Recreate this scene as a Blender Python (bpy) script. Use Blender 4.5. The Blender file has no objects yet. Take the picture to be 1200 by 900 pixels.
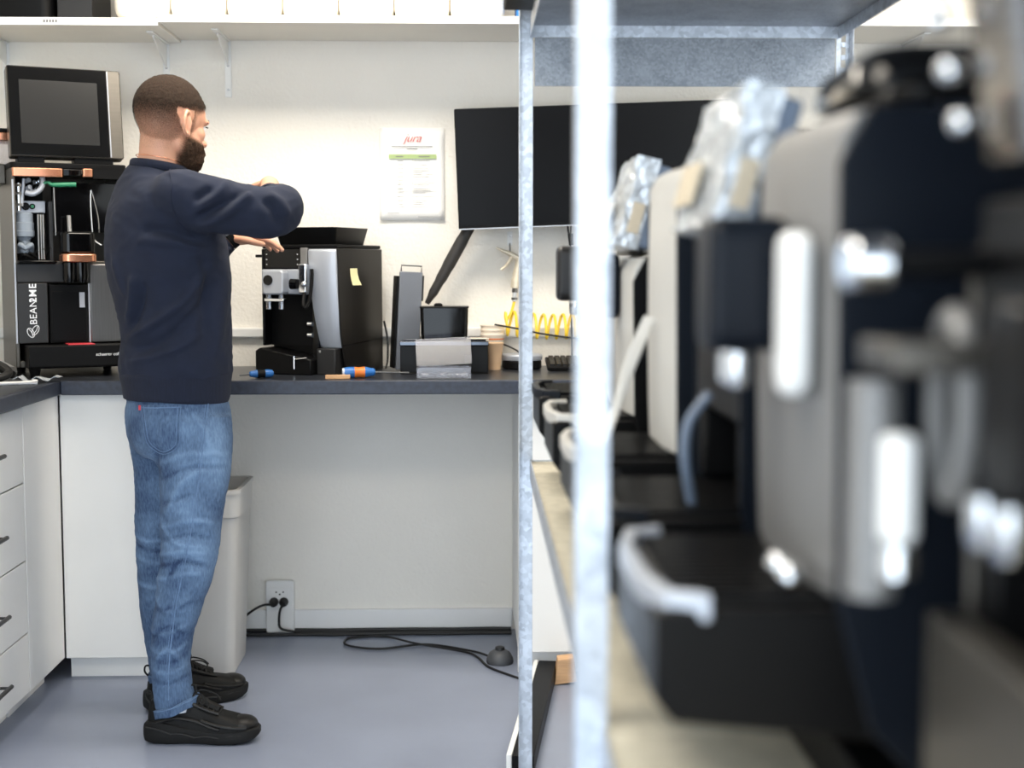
import bpy, bmesh, math, random
import numpy as np
from mathutils import Vector, Matrix, Euler, noise
from mathutils.bvhtree import BVHTree

scene = bpy.context.scene
COL = scene.collection
PI = math.pi
R = math.radians
random.seed(7)

# ------------------------------------------------------------------ camera
cam_d = bpy.data.cameras.new('camera')
cam = bpy.data.objects.new('camera', cam_d)
COL.objects.link(cam)
cam_d.sensor_width = 36.0
cam_d.lens = 36.0 * 1650 / 1200
cam.location = (0, 0, 1.28)
cam.rotation_euler = (PI / 2 - 0.0846, 0, -0.0315)
cam_d.dof.use_dof = True
cam_d.dof.focus_distance = 4.05
cam_d.dof.aperture_fstop = 2.3
cam_d.clip_start = 0.05
scene.camera = cam

# ------------------------------------------------------------------ world, lamps, exposure
w = bpy.data.worlds.new('world')
scene.world = w
w.use_nodes = True
bg = w.node_tree.nodes['Background']
bg.inputs['Color'].default_value = (0.79, 0.895, 1.0, 1)
bg.inputs['Strength'].default_value = 4.0
LAMP_SPOTS = [(-0.45, 3.72, 150), (-0.45, 1.0, 90), (1.75, 3.72, 90), (1.75, 1.0, 60)]
for lx, ly, pw in LAMP_SPOTS:
    ld = bpy.data.lights.new('ceiling_panel_light', 'AREA')
    ld.shape = 'RECTANGLE'
    ld.size = 1.16
    ld.size_y = 0.56
    ld.energy = pw * 0.245
    ld.color = (1.0, 0.915, 0.79)
    lo = bpy.data.objects.new('ceiling_panel_light', ld)
    lo.location = (lx, ly, 2.655)
    COL.objects.link(lo)
vs = scene.view_settings
vs.view_transform = 'Standard'
vs.look = 'None'
vs.gamma = 1.0
vs.use_curve_mapping = False
vs.exposure = 0.18

# ------------------------------------------------------------------ helpers
def lin(c):
    out = []
    for v in c[:3]:
        v /= 255.0
        out.append(v / 12.92 if v <= 0.04045 else ((v + 0.055) / 1.055) ** 2.4)
    return out

def setin(b, key, val):
    if key in b.inputs:
        b.inputs[key].default_value = val

def M(name, col, rough=0.5, metal=0.0, bump=0.0, bscale=60.0, var=0.05, vscale=6.0, coat=0.0,
      trans=0.0, alpha=1.0, spec=0.5, stretch=None, bdist=0.002, emit=0.0, aniso_bump=None):
    m = bpy.data.materials.new(name)
    m.use_nodes = True
    nt = m.node_tree
    b = nt.nodes['Principled BSDF']
    c = lin(col)
    tc = nt.nodes.new('ShaderNodeTexCoord')
    src = tc.outputs['Object']
    if stretch:
        mp = nt.nodes.new('ShaderNodeMapping')
        mp.inputs['Scale'].default_value = stretch
        nt.links.new(src, mp.inputs['Vector'])
        src = mp.outputs['Vector']
    if var > 0:
        n = nt.nodes.new('ShaderNodeTexNoise')
        n.inputs['Scale'].default_value = vscale
        n.inputs['Detail'].default_value = 6
        nt.links.new(src, n.inputs['Vector'])
        r = nt.nodes.new('ShaderNodeValToRGB')
        r.color_ramp.elements[0].position = 0.3
        r.color_ramp.elements[1].position = 0.7
        r.color_ramp.elements[0].color = [max(0, x * (1 - var)) for x in c] + [1]
        r.color_ramp.elements[1].color = [min(1, x * (1 + var)) for x in c] + [1]
        nt.links.new(n.outputs['Fac'], r.inputs['Fac'])
        nt.links.new(r.outputs['Color'], b.inputs['Base Color'])
    else:
        b.inputs['Base Color'].default_value = c + [1]
    b.inputs['Roughness'].default_value = rough
    b.inputs['Metallic'].default_value = metal
    setin(b, 'Coat Weight', coat)
    setin(b, 'Coat Roughness', 0.08)
    setin(b, 'Transmission Weight', trans)
    setin(b, 'Alpha', alpha)
    setin(b, 'Specular IOR Level', spec)
    if emit:
        setin(b, 'Emission Color', c + [1])
        setin(b, 'Emission Strength', emit)
    if bump > 0:
        n2 = nt.nodes.new('ShaderNodeTexNoise')
        n2.inputs['Scale'].default_value = bscale
        n2.inputs['Detail'].default_value = 4
        nt.links.new(src, n2.inputs['Vector'])
        bp = nt.nodes.new('ShaderNodeBump')
        bp.inputs['Strength'].default_value = bump
        bp.inputs['Distance'].default_value = bdist
        nt.links.new(n2.outputs['Fac'], bp.inputs['Height'])
        nt.links.new(bp.outputs['Normal'], b.inputs['Normal'])
    return m

def clear_mat(name, tint, opacity=0.12, rough=0.08):
    """see-through plastic: transparent + diffuse haze + gloss"""
    m = bpy.data.materials.new(name)
    m.use_nodes = True
    nt = m.node_tree
    nt.nodes.clear()
    out = nt.nodes.new('ShaderNodeOutputMaterial')
    tr = nt.nodes.new('ShaderNodeBsdfTransparent')
    tr.inputs['Color'].default_value = lin(tint) + [1]
    df = nt.nodes.new('ShaderNodeBsdfPrincipled')
    df.inputs['Base Color'].default_value = lin(tint) + [1]
    df.inputs['Roughness'].default_value = rough
    no = nt.nodes.new('ShaderNodeTexNoise')
    no.inputs['Scale'].default_value = 25
    mr = nt.nodes.new('ShaderNodeMapRange')
    mr.inputs['To Min'].default_value = opacity * 0.7
    mr.inputs['To Max'].default_value = opacity * 1.3
    nt.links.new(no.outputs['Fac'], mr.inputs['Value'])
    mx = nt.nodes.new('ShaderNodeMixShader')
    nt.links.new(mr.outputs['Result'], mx.inputs['Fac'])
    nt.links.new(tr.outputs[0], mx.inputs[1])
    nt.links.new(df.outputs[0], mx.inputs[2])
    gl = nt.nodes.new('ShaderNodeBsdfGlossy')
    gl.inputs['Roughness'].default_value = rough
    lw = nt.nodes.new('ShaderNodeLayerWeight')
    lw.inputs['Blend'].default_value = .25
    fr = nt.nodes.new('ShaderNodeMath')
    fr.operation = 'MULTIPLY_ADD'
    fr.inputs[1].default_value = .35
    fr.inputs[2].default_value = .03
    nt.links.new(lw.outputs['Facing'], fr.inputs[0])
    mx2 = nt.nodes.new('ShaderNodeMixShader')
    nt.links.new(fr.outputs[0], mx2.inputs['Fac'])
    nt.links.new(mx.outputs[0], mx2.inputs[1])
    nt.links.new(gl.outputs[0], mx2.inputs[2])
    nt.links.new(mx2.outputs[0], out.inputs['Surface'])
    return m

def galv(name, tone=0.62, cell=90):
    """galvanised steel with spangle"""
    m = bpy.data.materials.new(name)
    m.use_nodes = True
    nt = m.node_tree
    b = nt.nodes['Principled BSDF']
    tc = nt.nodes.new('ShaderNodeTexCoord')
    v = nt.nodes.new('ShaderNodeTexVoronoi')
    v.inputs['Scale'].default_value = cell
    nt.links.new(tc.outputs['Object'], v.inputs['Vector'])
    n = nt.nodes.new('ShaderNodeTexNoise')
    n.inputs['Scale'].default_value = 14
    n.inputs['Detail'].default_value = 8
    nt.links.new(tc.outputs['Object'], n.inputs['Vector'])
    r = nt.nodes.new('ShaderNodeValToRGB')
    r.color_ramp.elements[0].color = (tone * .62, tone * .67, tone * .74, 1)
    r.color_ramp.elements[1].color = (tone * 1.05, tone * 1.12, tone * 1.22, 1)
    r.color_ramp.elements[0].position = .25
    r.color_ramp.elements[1].position = .75
    mx = nt.nodes.new('ShaderNodeMath')
    mx.operation = 'MULTIPLY_ADD'
    mx.inputs[1].default_value = 0.35
    sep = nt.nodes.new('ShaderNodeSeparateColor')
    nt.links.new(v.outputs['Color'], sep.inputs['Color'])
    nt.links.new(sep.outputs[0], mx.inputs[0])
    m2 = nt.nodes.new('ShaderNodeMath')
    m2.operation = 'MULTIPLY'
    m2.inputs[1].default_value = .72
    nt.links.new(n.outputs['Fac'], m2.inputs[0])
    nt.links.new(m2.outputs[0], mx.inputs[2])
    nt.links.new(mx.outputs[0], r.inputs['Fac'])
    nt.links.new(r.outputs['Color'], b.inputs['Base Color'])
    b.inputs['Metallic'].default_value = .75
    b.inputs['Roughness'].default_value = .42
    return m

class MB:
    """collects shapes for one mesh"""
    def __init__(s):
        s.v = []
        s.f = []
    def add(s, vs, fs, mat=None):
        o = len(s.v)
        for p in vs:
            p = Vector(p)
            s.v.append(mat @ p if mat else p)
        for f in fs:
            s.f.append([i + o for i in f])
        return s
    def box(s, x0, x1, y0, y1, z0, z1, mat=None):
        vs = [(x, y, z) for x in (x0, x1) for y in (y0, y1) for z in (z0, z1)]
        fs = [(0, 1, 3, 2), (4, 6, 7, 5), (0, 4, 5, 1), (2, 3, 7, 6), (0, 2, 6, 4), (1, 5, 7, 3)]
        return s.add(vs, fs, mat)
    def obox(s, c, size, rot=(0, 0, 0)):
        a, b, d = [q / 2 for q in size]
        return s.box(-a, a, -b, b, -d, d, Matrix.Translation(c) @ Euler(rot).to_matrix().to_4x4())
    def ring_loft(s, rings, cap=True, closed=False):
        n = len(rings[0])
        vs = [p for r in rings for p in r]
        fs = []
        m = len(rings)
        for i in range(m - 1 + (1 if closed else 0)):
            a = i * n
            b = ((i + 1) % m) * n
            for j in range(n):
                k = (j + 1) % n
                fs.append((a + j, a + k, b + k, b + j))
        if cap and not closed:
            fs.append(tuple(range(n))[::-1])
            fs.append(tuple((m - 1) * n + j for j in range(n)))
        return s.add(vs, fs)
    def tube(s, path, r, n=8, cap=True):
        P = [Vector(p) for p in path]
        rs = r if isinstance(r, (list, tuple)) else [r] * len(P)
        up = None
        rings = []
        for i, p in enumerate(P):
            t = (P[min(i + 1, len(P) - 1)] - P[max(i - 1, 0)])
            t = t.normalized() if t.length > 1e-9 else Vector((0, 0, 1))
            if up is None:
                up = Vector((0, 0, 1)) if abs(t.z) < .9 else Vector((1, 0, 0))
            a = t.cross(up)
            if a.length < 1e-6:
                a = t.orthogonal()
            a.normalize()
            up = a.cross(t).normalized()
            rings.append([p + (a * math.cos(2 * PI * j / n) + up * math.sin(2 * PI * j / n)) * rs[i] for j in range(n)])
        return s.ring_loft(rings, cap)
    def cyl(s, p0, p1, r0, r1=None, n=20, cap=True):
        return s.tube([p0, p1], [r0, r0 if r1 is None else r1], n, cap)
    def lathe(s, prof, c=(0, 0, 0), n=28, mat=None):
        vs = []
        fs = []
        for (r, z) in prof:
            for j in range(n):
                a = 2 * PI * j / n
                vs.append(Vector((c[0] + r * math.cos(a), c[1] + r * math.sin(a), c[2] + z)))
        for i in range(len(prof) - 1):
            for j in range(n):
                k = (j + 1) % n
                fs.append((i * n + j, i * n + k, (i + 1) * n + k, (i + 1) * n + j))
        fs.append(tuple(range(n))[::-1])
        fs.append(tuple((len(prof) - 1) * n + j for j in range(n)))
        return s.add(vs, fs, mat)
    def prism(s, pts, axis, a, b, mat=None):
        """extrude a 2D outline; axis 'x': pts are (y,z); 'y': (x,z); 'z': (x,y)"""
        def P(p, h):
            return {'x': (h, p[0], p[1]), 'y': (p[0], h, p[1]), 'z': (p[0], p[1], h)}[axis]
        n = len(pts)
        vs = [P(p, a) for p in pts] + [P(p, b) for p in pts]
        fs = [tuple(range(n))[::-1], tuple(range(n, 2 * n))]
        for j in range(n):
            k = (j + 1) % n
            fs.append((j, k, n + k, n + j))
        return s.add(vs, fs, mat)
    def sphere(s, c, rad, nu=20, nv=12, mat=None):
        rad = rad if isinstance(rad, (tuple, list)) else (rad,) * 3
        rings = []
        for i in range(1, nv):
            t = PI * i / nv
            rings.append([Vector((c[0] + rad[0] * math.sin(t) * math.cos(2 * PI * j / nu),
                                  c[1] + rad[1] * math.sin(t) * math.sin(2 * PI * j / nu),
                                  c[2] - rad[2] * math.cos(t))) for j in range(nu)])
        if mat:
            rings = [[mat @ p for p in r] for r in rings]
        return s.ring_loft(rings, True)
    def mesh(s, name):
        me = bpy.data.meshes.new(name)
        me.from_pydata([tuple(p) for p in s.v], [], s.f)
        bm = bmesh.new()
        bm.from_mesh(me)
        bmesh.ops.recalc_face_normals(bm, faces=bm.faces)
        bm.to_mesh(me)
        bm.free()
        return me
    def build(s, name, mat, parent=None, bevel=0.0, seg=2, smooth=True, ang=35):
        me = s.mesh(name)
        return link_mesh(name, me, mat, parent, bevel, seg, smooth, ang)

def link_mesh(name, me, mat, parent=None, bevel=0.0, seg=2, smooth=True, ang=35):
    if mat is not None:
        me.materials.append(mat)
    o = bpy.data.objects.new(name, me)
    COL.objects.link(o)
    if parent:
        o.parent = parent
    if smooth:
        me.shade_smooth()
        me.set_sharp_from_angle(angle=R(ang))
    if bevel > 0:
        md = o.modifiers.new('bevel', 'BEVEL')
        md.width = bevel
        md.segments = seg
        md.limit_method = 'ANGLE'
        md.angle_limit = R(40)
        md.harden_normals = False
    return o

def tag(o, label=None, cat=None, group=None, kind=None):
    if label:
        o['label'] = label
    if cat:
        o['category'] = cat
    if group:
        o['group'] = group
    if kind:
        o['kind'] = kind
    return o

def thing(name, label, cat, loc=(0, 0, 0), rz=0.0, group=None):
    o = bpy.data.objects.new(name, None)
    o.empty_display_size = 0.05
    COL.objects.link(o)
    o.location = loc
    o.rotation_euler = (0, 0, rz)
    return tag(o, label, cat, group)

def smooth_path(pts, n=8):
    P = [Vector(p) for p in pts]
    out = []
    for i in range(len(P) - 1):
        p0 = P[max(i - 1, 0)]
        p1 = P[i]
        p2 = P[i + 1]
        p3 = P[min(i + 2, len(P) - 1)]
        for k in range(n):
            t = k / n
            out.append(0.5 * ((2 * p1) + (p2 - p0) * t + (2 * p0 - 5 * p1 + 4 * p2 - p3) * t * t + (3 * p1 - p0 - 3 * p2 + p3) * t ** 3))
    out.append(P[-1])
    return out

def text_mesh(name, body, size, mat, parent, loc, rot, align='LEFT', shear=0.0, extrude=0.0004, bold=0.0, spacing=1.0):
    cu = bpy.data.curves.new(name, 'FONT')
    cu.body = body
    cu.size = size
    cu.align_x = align
    cu.shear = shear
    cu.extrude = extrude
    cu.offset = bold
    cu.space_character = spacing
    t = bpy.data.objects.new(name + '_src', cu)
    COL.objects.link(t)
    dg = bpy.context.evaluated_depsgraph_get()
    me = bpy.data.meshes.new_from_object(t.evaluated_get(dg))
    bpy.data.objects.remove(t)
    bpy.data.curves.remove(cu)
    me.name = name
    me.materials.clear()
    o = link_mesh(name, me, mat, parent, smooth=False)
    o.location = loc
    o.rotation_euler = rot
    return o

def rrect(w, h, r, n=5, cx=0, cy=0):
    pts = []
    for (sx, sy, a0) in ((1, 1, 0), (-1, 1, 90), (-1, -1, 180), (1, -1, 270)):
        for k in range(n + 1):
            a = R(a0 + 90 * k / n)
            pts.append((cx + sx * (w / 2 - r) + r * math.cos(a), cy + sy * (h / 2 - r) + r * math.sin(a)))
    return pts

# ------------------------------------------------------------------ materials
WALL = M('wall_plaster', (240, 236, 228), .85, bump=.55, bscale=95, var=.02, vscale=3, bdist=.004)
WALLS = M('wall_paint', (236, 232, 224), .85, bump=.2, bscale=60, var=.02)
CEIL = M('ceiling_paint', (240, 238, 232), .9, var=.02)
FLOOR = M('floor_linoleum', (134, 142, 161), .30, bump=.03, bscale=300, var=.09, vscale=2.5, spec=.45)
BASE = M('baseboard_paint', (236, 236, 236), .5, var=.02)
WLAM = M('white_laminate', (238, 237, 234), .38, var=.015)
WLAM2 = M('white_shelf_laminate', (240, 236, 226), .45, var=.02)
BLKTOP = M('dark_worktop_laminate', (42, 45, 52), .28, bump=.1, bscale=400, var=.25, vscale=40)
BLKEDGE = M('worktop_edge', (44, 50, 64), .45, var=.3, vscale=60)
BLK = M('black_plastic', (12, 12, 13), .34, spec=.14, var=.1, bump=.05, bscale=300)
BLKM = M('matte_black_plastic', (14, 14, 15), .5, spec=.13, var=.12, bump=.15, bscale=500)
BLKG = M('gloss_black', (6, 6, 7), .1, var=0, spec=.3)
NAVYB = M('blue_black_plastic', (16, 21, 29), .35, spec=.16, var=.1)
DGREY = M('dark_grey_metal', (50, 50, 51), .42, metal=.5, var=.06)
BROWNG = M('bronze_grey_metal', (92, 88, 82), .35, metal=.7, var=.06, stretch=(1, 1, 30))
SILV = M('silver_plastic', (176, 181, 190), .34, metal=.25, var=.04)
SILVD = M('silver_dull', (124, 123, 122), .42, metal=.25, var=.05)
STEEL = M('brushed_steel', (150, 150, 150), .3, metal=.95, var=.08, stretch=(60, 1, 1))
CHROME = M('chrome', (225, 228, 232), .08, metal=1.0, var=.02)
CREAMP = M('pale_grey_plastic', (205, 203, 198), .4, var=.03)
WHITEP = M('white_plastic', (236, 236, 234), .35, var=.02)
COPPER = M('copper_trim', (214, 150, 118), .25, metal=.85, var=.05)
GALV = galv('galvanised_steel', .66)
GALVD = galv('galvanised_sheet', .30, 190)
CHIP = M('chipboard', (196, 190, 172), .7, var=.12, vscale=40, bump=.1)
RUBBER = M('black_rubber', (18, 18, 19), .55, var=.1)
DCHROME = M('dark_chrome', (86, 90, 97), .12, metal=1.0, var=.05)
PANELG = M('blue_grey_panel', (116, 120, 128), .42, metal=.2, var=.05)
GREEN = M('green_hose', (46, 128, 92), .4, var=.08)
GREYP = M('grey_pump_plastic', (140, 150, 162), .4, var=.05)
YELLOW = M('yellow_hose', (240, 206, 60), .4, var=.06)
BLUEP = M('blue_handle_plastic', (38, 104, 176), .35, var=.06)
ORANGE = M('orange_handle_plastic', (222, 120, 44), .4, var=.06)
WOOD = M('light_wood', (202, 160, 118), .6, var=.15, stretch=(1, 12, 12), vscale=9)
PAPER = M('paper', (250, 249, 246), .7, var=.01)
PRINTG = M('print_green', (176, 196, 138), .8, var=.03)
PRINTK = M('print_grey', (120, 120, 122), .8, var=.05)
PRINTR = M('print_red', (206, 66, 60), .8, var=.03)
POSTIT = M('sticky_note_paper', (250, 242, 188), .8, var=.02)
CUPP = M('paper_cup', (238, 228, 214), .7, var=.04)
CUPK = M('kraft_paper', (212, 178, 144), .75, var=.06)
SCREEN = M('dark_screen_glass', (40, 40, 40), .2, var=0, spec=.35)
TVG = M('tv_panel', (7, 7, 9), .3, var=0, spec=.12)
BINP = M('bin_plastic', (206, 204, 200), .45, var=.03, bump=.04, bscale=200)
CANP = M('canister_plastic', (244, 238, 226), .4, var=.02)
PRINTW = M('print_white', (236, 238, 242), .6, var=0)
RED = M('red_label', (196, 52, 62), .5, var=.05)
CLEAR = clear_mat('clear_plastic', (236, 236, 240), .07, .15)
SMOKE = clear_mat('smoked_plastic', (150, 142, 132), .25, .1)
FOIL = M('crumpled_film', (214, 220, 226), .16, metal=.35, bump=1.0, bscale=38, var=.1, vscale=30, bdist=.012)
BEIGE = M('beige_card', (212, 198, 174), .6, var=.08)
GREYB = M('blue_grey_plastic', (112, 126, 146), .45, var=.06)
BLUEBOX = M('blue_carton', (40, 120, 200), .5, var=.05)
CHARC = M('charcoal_fabric', (16, 16, 17), .95, var=.3, vscale=40, bump=.6, bscale=90)
LEDP = M('lamp_diffuser', (255, 248, 236), .5, var=0, emit=3.0)

# ------------------------------------------------------------------ room shell
XL, XR, YB, ZC = -1.88, 2.75, 4.87, 2.70
tag(MB().box(XL - .1, XR + .1, -1.2, YB + .1, -.1, 0).build('floor', FLOOR, smooth=False), kind='structure')
tag(MB().box(XL - .1, XR + .1, YB, YB + .1, 0, ZC).build('wall_back', WALL, smooth=False), kind='structure')
tag(MB().box(XL - .1, XL, -1.2, YB, 0, ZC).build('wall_left', WALLS, smooth=False), kind='structure')
tag(MB().box(XR, XR + .1, -1.2, YB, 0, ZC).build('wall_right', WALLS, smooth=False), kind='structure')
tag(MB().box(XL - .1, XR + .1, -1.2, YB + .1, ZC, ZC + .1).build('ceiling', CEIL, smooth=False), kind='structure')
tag(MB().box(-.974, .155, YB - .014, YB, 0, .078).build('baseboard_back', BASE, bevel=.003), kind='structure')
LNAMES = ['over the aisle by the worktop', 'over the near end of the aisle', 'over the far end of the rack', 'over the near end of the rack']
for (lx, ly, pw), ln in zip(LAMP_SPOTS, LNAMES):
    t = thing('ceiling_light', 'long white ceiling panel light ' + ln, 'light', (lx, ly, 2.66), 0, 'ceiling panel lights')
    m = MB()
    m.box(-.62, .62, -.32, -.285, 0, .04).box(-.62, .62, .285, .32, 0, .04).box(-.62, -.585, -.285, .285, 0, .04).box(.585, .62, -.285, .285, 0, .04)
    m.build('frame', WHITEP, t)
    MB().box(-.585, .585, -.285, .285, .012, .03).build('diffuser', LEDP, t)

# ------------------------------------------------------------------ worktops and cabinets
t = thing('worktop', 'dark speckled worktop running along the back wall', 'worktop', (0, 0, 0))
MB().box(-1.878, 2.70, 4.27, YB - .001, .891, .931).build('slab', BLKTOP, t, bevel=.003)
MB().box(-1.222, 2.70, 4.25, 4.2695, .889, .931).build('edge_strip', BLKEDGE, t, bevel=.003)
t = thing('worktop', 'dark speckled worktop running along the left wall', 'worktop', (0, 0, 0))
MB().box(-1.878, -1.242, 2.6, 4.2685, .891, .931).build('slab', BLKTOP, t, bevel=.003)
MB().box(-1.2415, -1.224, 2.6, 4.2685, .889, .931).build('edge_strip', BLKEDGE, t, bevel=.003)

# left drawer cabinet: fronts face +x
t = thing('drawer_cabinet', 'white drawer cabinet under the left worktop', 'cabinet', (-1.26, 3.69, 0))
MB().box(-.60, 0, -.25, .25, .075, .889).build('body', WLAM, t)
MB().box(-.55, -.05, -.25, .25, 0, .075).build('plinth', WLAM, t)
zs = [.075, .247, .452, .672, .886]
for i in range(4):
    d = MB().box(.0005, .0195, -.247, .247, zs[i] + .002, zs[i + 1] - .002).build('drawer_front', WLAM, t, bevel=.0015)
    hz = (zs[i] + zs[i + 1]) / 2
    h = MB()
    h.cyl((.0195, -.12, hz), (.045, -.12, hz), .004, n=8).cyl((.0195, .0, hz), (.045, .0, hz), .004, n=8)
    h.tube([(.045, -.135, hz), (.045, .015, hz)], .006, 10)
    h.build('handle', DGREY, d)
t = thing('drawer_cabinet', 'white drawer cabinet nearest the camera along the left wall', 'cabinet', (-1.26, 3.18, 0))
MB().box(-.60, 0, -.25, .255, .075, .889).build('body', WLAM, t)
MB().box(-.55, -.05, -.25, .255, 0, .075).build('plinth', WLAM, t)
for i in range(4):
    d = MB().box(.0005, .0195, -.247, .247, zs[i] + .002, zs[i + 1] - .002).build('drawer_front', WLAM, t, bevel=.0015)
    hz = (zs[i] + zs[i + 1]) / 2
    h = MB()
    h.cyl((.0195, -.12, hz), (.045, -.12, hz), .004, n=8).cyl((.0195, .0, hz), (.045, .0, hz), .004, n=8)
    h.tube([(.045, -.135, hz), (.045, .015, hz)], .006, 10)
    h.build('handle', DGREY, d)
t = thing('filler_panel', 'tall white filler panel between the drawers and the inner corner', 'panel', (-1.26, 4.07, 0))
MB().box(-.02, .0195, -.125, .214, .075, .888).build('board', WLAM, t, bevel=.0015)
MB().box(-.06, -.045, -.125, .214, 0, .074).build('plinth', WLAM, t)
t = thing('corner_cabinet', 'white blank corner cabinet front behind the person', 'cabinet', (-1.05, 4.29, 0))
MB().box(-.165, .075, .019, .575, .075, .889).build('body', WLAM, t)
MB().box(-.188, .075, 0, .018, .072, .888).build('front_panel', WLAM, t, bevel=.0015)
MB().box(-.188, .075, .05, .066, 0, .071).build('plinth', WLAM, t, bevel=.001)
t = thing('base_cabinet', 'white base cabinet behind the shelving rack', 'cabinet', (.455, 4.29, 0))
MB().box(-.30, .30, .019, .575, .075, .889).build('body', WLAM, t)
d = MB().box(-.30, .30, 0, .018, .078, .886).build('door', WLAM, t, bevel=.0015)
h = MB()
h.tube([(.25, 0, .60), (.25, -.028, .60), (.25, -.028, .74), (.25, 0, .74)], .005, 8)
h.build('handle', DGREY, d)
MB().box(-.30, .30, .05, .066, 0, .074).build('plinth', WLAM, t, bevel=.001)
t = thing('base_cabinet', 'white base cabinet farthest right under the worktop', 'cabinet', (1.06, 4.29, 0))
MB().box(-.30, .30, .019, .575, .075, .889).build('body', WLAM, t)
d = MB().box(-.30, .30, 0, .018, .078, .886).build('door', WLAM, t, bevel=.0015)
h = MB()
h.tube([(.25, 0, .60), (.25, -.028, .60), (.25, -.028, .74), (.25, 0, .74)], .005, 8)
h.build('handle', DGREY, d)
MB().box(-.30, .30, .05, .066, 0, .074).build('plinth', WLAM, t, bevel=.001)

# ------------------------------------------------------------------ wall shelves
def wall_shelf(label, x0, x1, z, brackets, y0):
    t = thing('wall_shelf', label, 'shelf', (0, 0, 0))
    MB().box(x0, x1, y0 + .004, YB - .001, z, z + .022).build('board', WLAM2, t, bevel=.001)
    MB().box(x0, x1, y0, y0 + .0035, z - .001, z + .023).build('edge_strip', WHITEP, t, bevel=.0008)
    for bx in brackets:
        m = MB()
        m.box(bx - .011, bx + .011, YB - .006, YB - .001, z - .19, z)                 # wall leg
        m.box(bx - .011, bx + .011, YB - .25, YB - .006, z - .006, z - .0005)         # arm
        m.prism([(YB - .006, z - .006), (YB - .20, z - .006), (YB - .20, z - .016), (YB - .03, z - .075), (YB - .006, z - .085)], 'x', bx - .0025, bx + .0025)
        b = m.build('bracket', WHITEP, t, bevel=.001)
        for dz in (.085, .165):
            MB().cyl((bx, YB - .006, z - dz), (bx, YB - .0085, z - dz), .004, n=10).build('screw', STEEL, b)
    return t
wall_shelf('white wall shelf on the left end of the back wall', -1.87, -.965, 2.026, [-1.55, -1.015], 4.515)
wall_shelf('long white wall shelf above the person and monitor', -.963, 2.70, 2.035, [-.808, .45, 1.50], 4.505)
# price-tag holders
t = tag(MB().box(-1.325, -1.272, 4.5125, 4.5148, 2.030, 2.044).build('shelf_tag', WHITEP), 'small label stuck on the edge of the left wall shelf', 'label')
for k in range(5):
    MB().box(-1.320 + k * .0092, -1.314 + k * .0092, 4.512, 4.5126, 2.033, 2.041).build('print_block', PRINTK, t)
t = tag(MB().box(-.02, .03, 4.5025, 4.5048, 2.041, 2.053).build('shelf_tag', WHITEP), 'small label stuck on the edge of the long wall shelf', 'label')
for k in range(4):
    MB().box(-.012 + k * .009, -.006 + k * .009, 4.502, 4.5026, 2.044, 2.050).build('print_block', CREAMP, t)

# items on the shelf
def canister(x, i, label):
    w_ = .1755 if i % 2 else .1745
    t = thing('canister', label, 'canister', (x, 4.66, 2.0575), 0, 'white plastic canisters on the wall shelf')
    m = MB()
    prof = [(.0, .86), (.012, .96), (.03, 1.0), (.2, 1.0), (.225, .97), (.255, .7), (.265, .4)]
    rings = []
    for z, s in prof:
        rings.append([(p[0], p[1], z) for p in rrect(w_ * s, .24 * (s * .5 + .5), .035 * s, 5)])
    m.ring_loft(rings)
    m.build('body', CANP, t, ang=60)
    MB().cyl((0, .05, .262), (0, .05, .295), .03, n=20).build('cap', WHITEP, t)
    MB().tube(smooth_path([(0, -.085, .24), (0, -.08, .285), (0, -.02, .295), (0, .012, .262)], 5), .011, 8).build('handle', CANP, t)
x = -1.025
names = ['leftmost', 'second', 'third', 'fourth', 'fifth', 'sixth', 'seventh']
for i in range(7):
    canister(x, i, ('white plastic canister on the wall shelf, %s from the left' % names[i]) if i else 'leftmost white plastic canister on the wall shelf')
    x += .1765
t = thing('carton', 'small blue carton at the right end of the canisters', 'box', (.213, 4.62, 2.0575))
MB().box(-.055, .055, -.10, .10, 0, .21).build('body', BLUEBOX, t, bevel=.001)
MB().box(-.045, .045, -.1012, -.1004, .03, .07).build('printed_band', PAPER, t)
t = thing('storage_box', 'black box at the far left of the wall shelf', 'box', (-1.448, 4.66, 2.0485))
MB().prism(rrect(.29, .26, .03), 'z', 0, .2).build('body', BLK, t, bevel=.004)
MB().prism(rrect(.30, .27, .03), 'z', .2, .225).build('lid', BLKM, t, bevel=.004)
t = thing('storage_box', 'grey-brown box beside the black box on the shelf', 'box', (-1.235, 4.68, 2.0485))
MB().box(-.055, .055, -.12, .12, 0, .22).build('body', DGREY, t, bevel=.003)
MB().box(-.057, .057, -.122, .122, .2, .235).build('lid', BROWNG, t, bevel=.003)
# ------------------------------------------------------------------ tall coffee machine on the left
t = thing('coffee_machine', 'tall open coffee machine with tilted screen and copper trim on the left', 'coffee machine', (-1.239, 4.474, .931), R(25))
LM = t
m = MB()                                             # carcass with an open upper front
m.box(-.175, -.163, .004, .30, .03, .645)            # left side
m.box(.163, .175, .004, .30, .03, .645)
m.box(-.163, .163, .285, .30, .03, .645)             # back
m.box(-.163, .163, .004, .285, .03, .05)
m.box(-.163, .163, .004, .285, .345, .36)            # floor of the open bay
m.box(-.163, .163, .004, .285, .63, .645)
m.build('carcass', BROWNG, t, bevel=.002)
MB().box(-.1745, -.169, -.004, .003, .105, .61).build('edge_trim', SILV, t, bevel=.001)
MB().box(-.16, -.06, .16, .165, .362, .628).build('bay_lining', BLKM, t)
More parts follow.
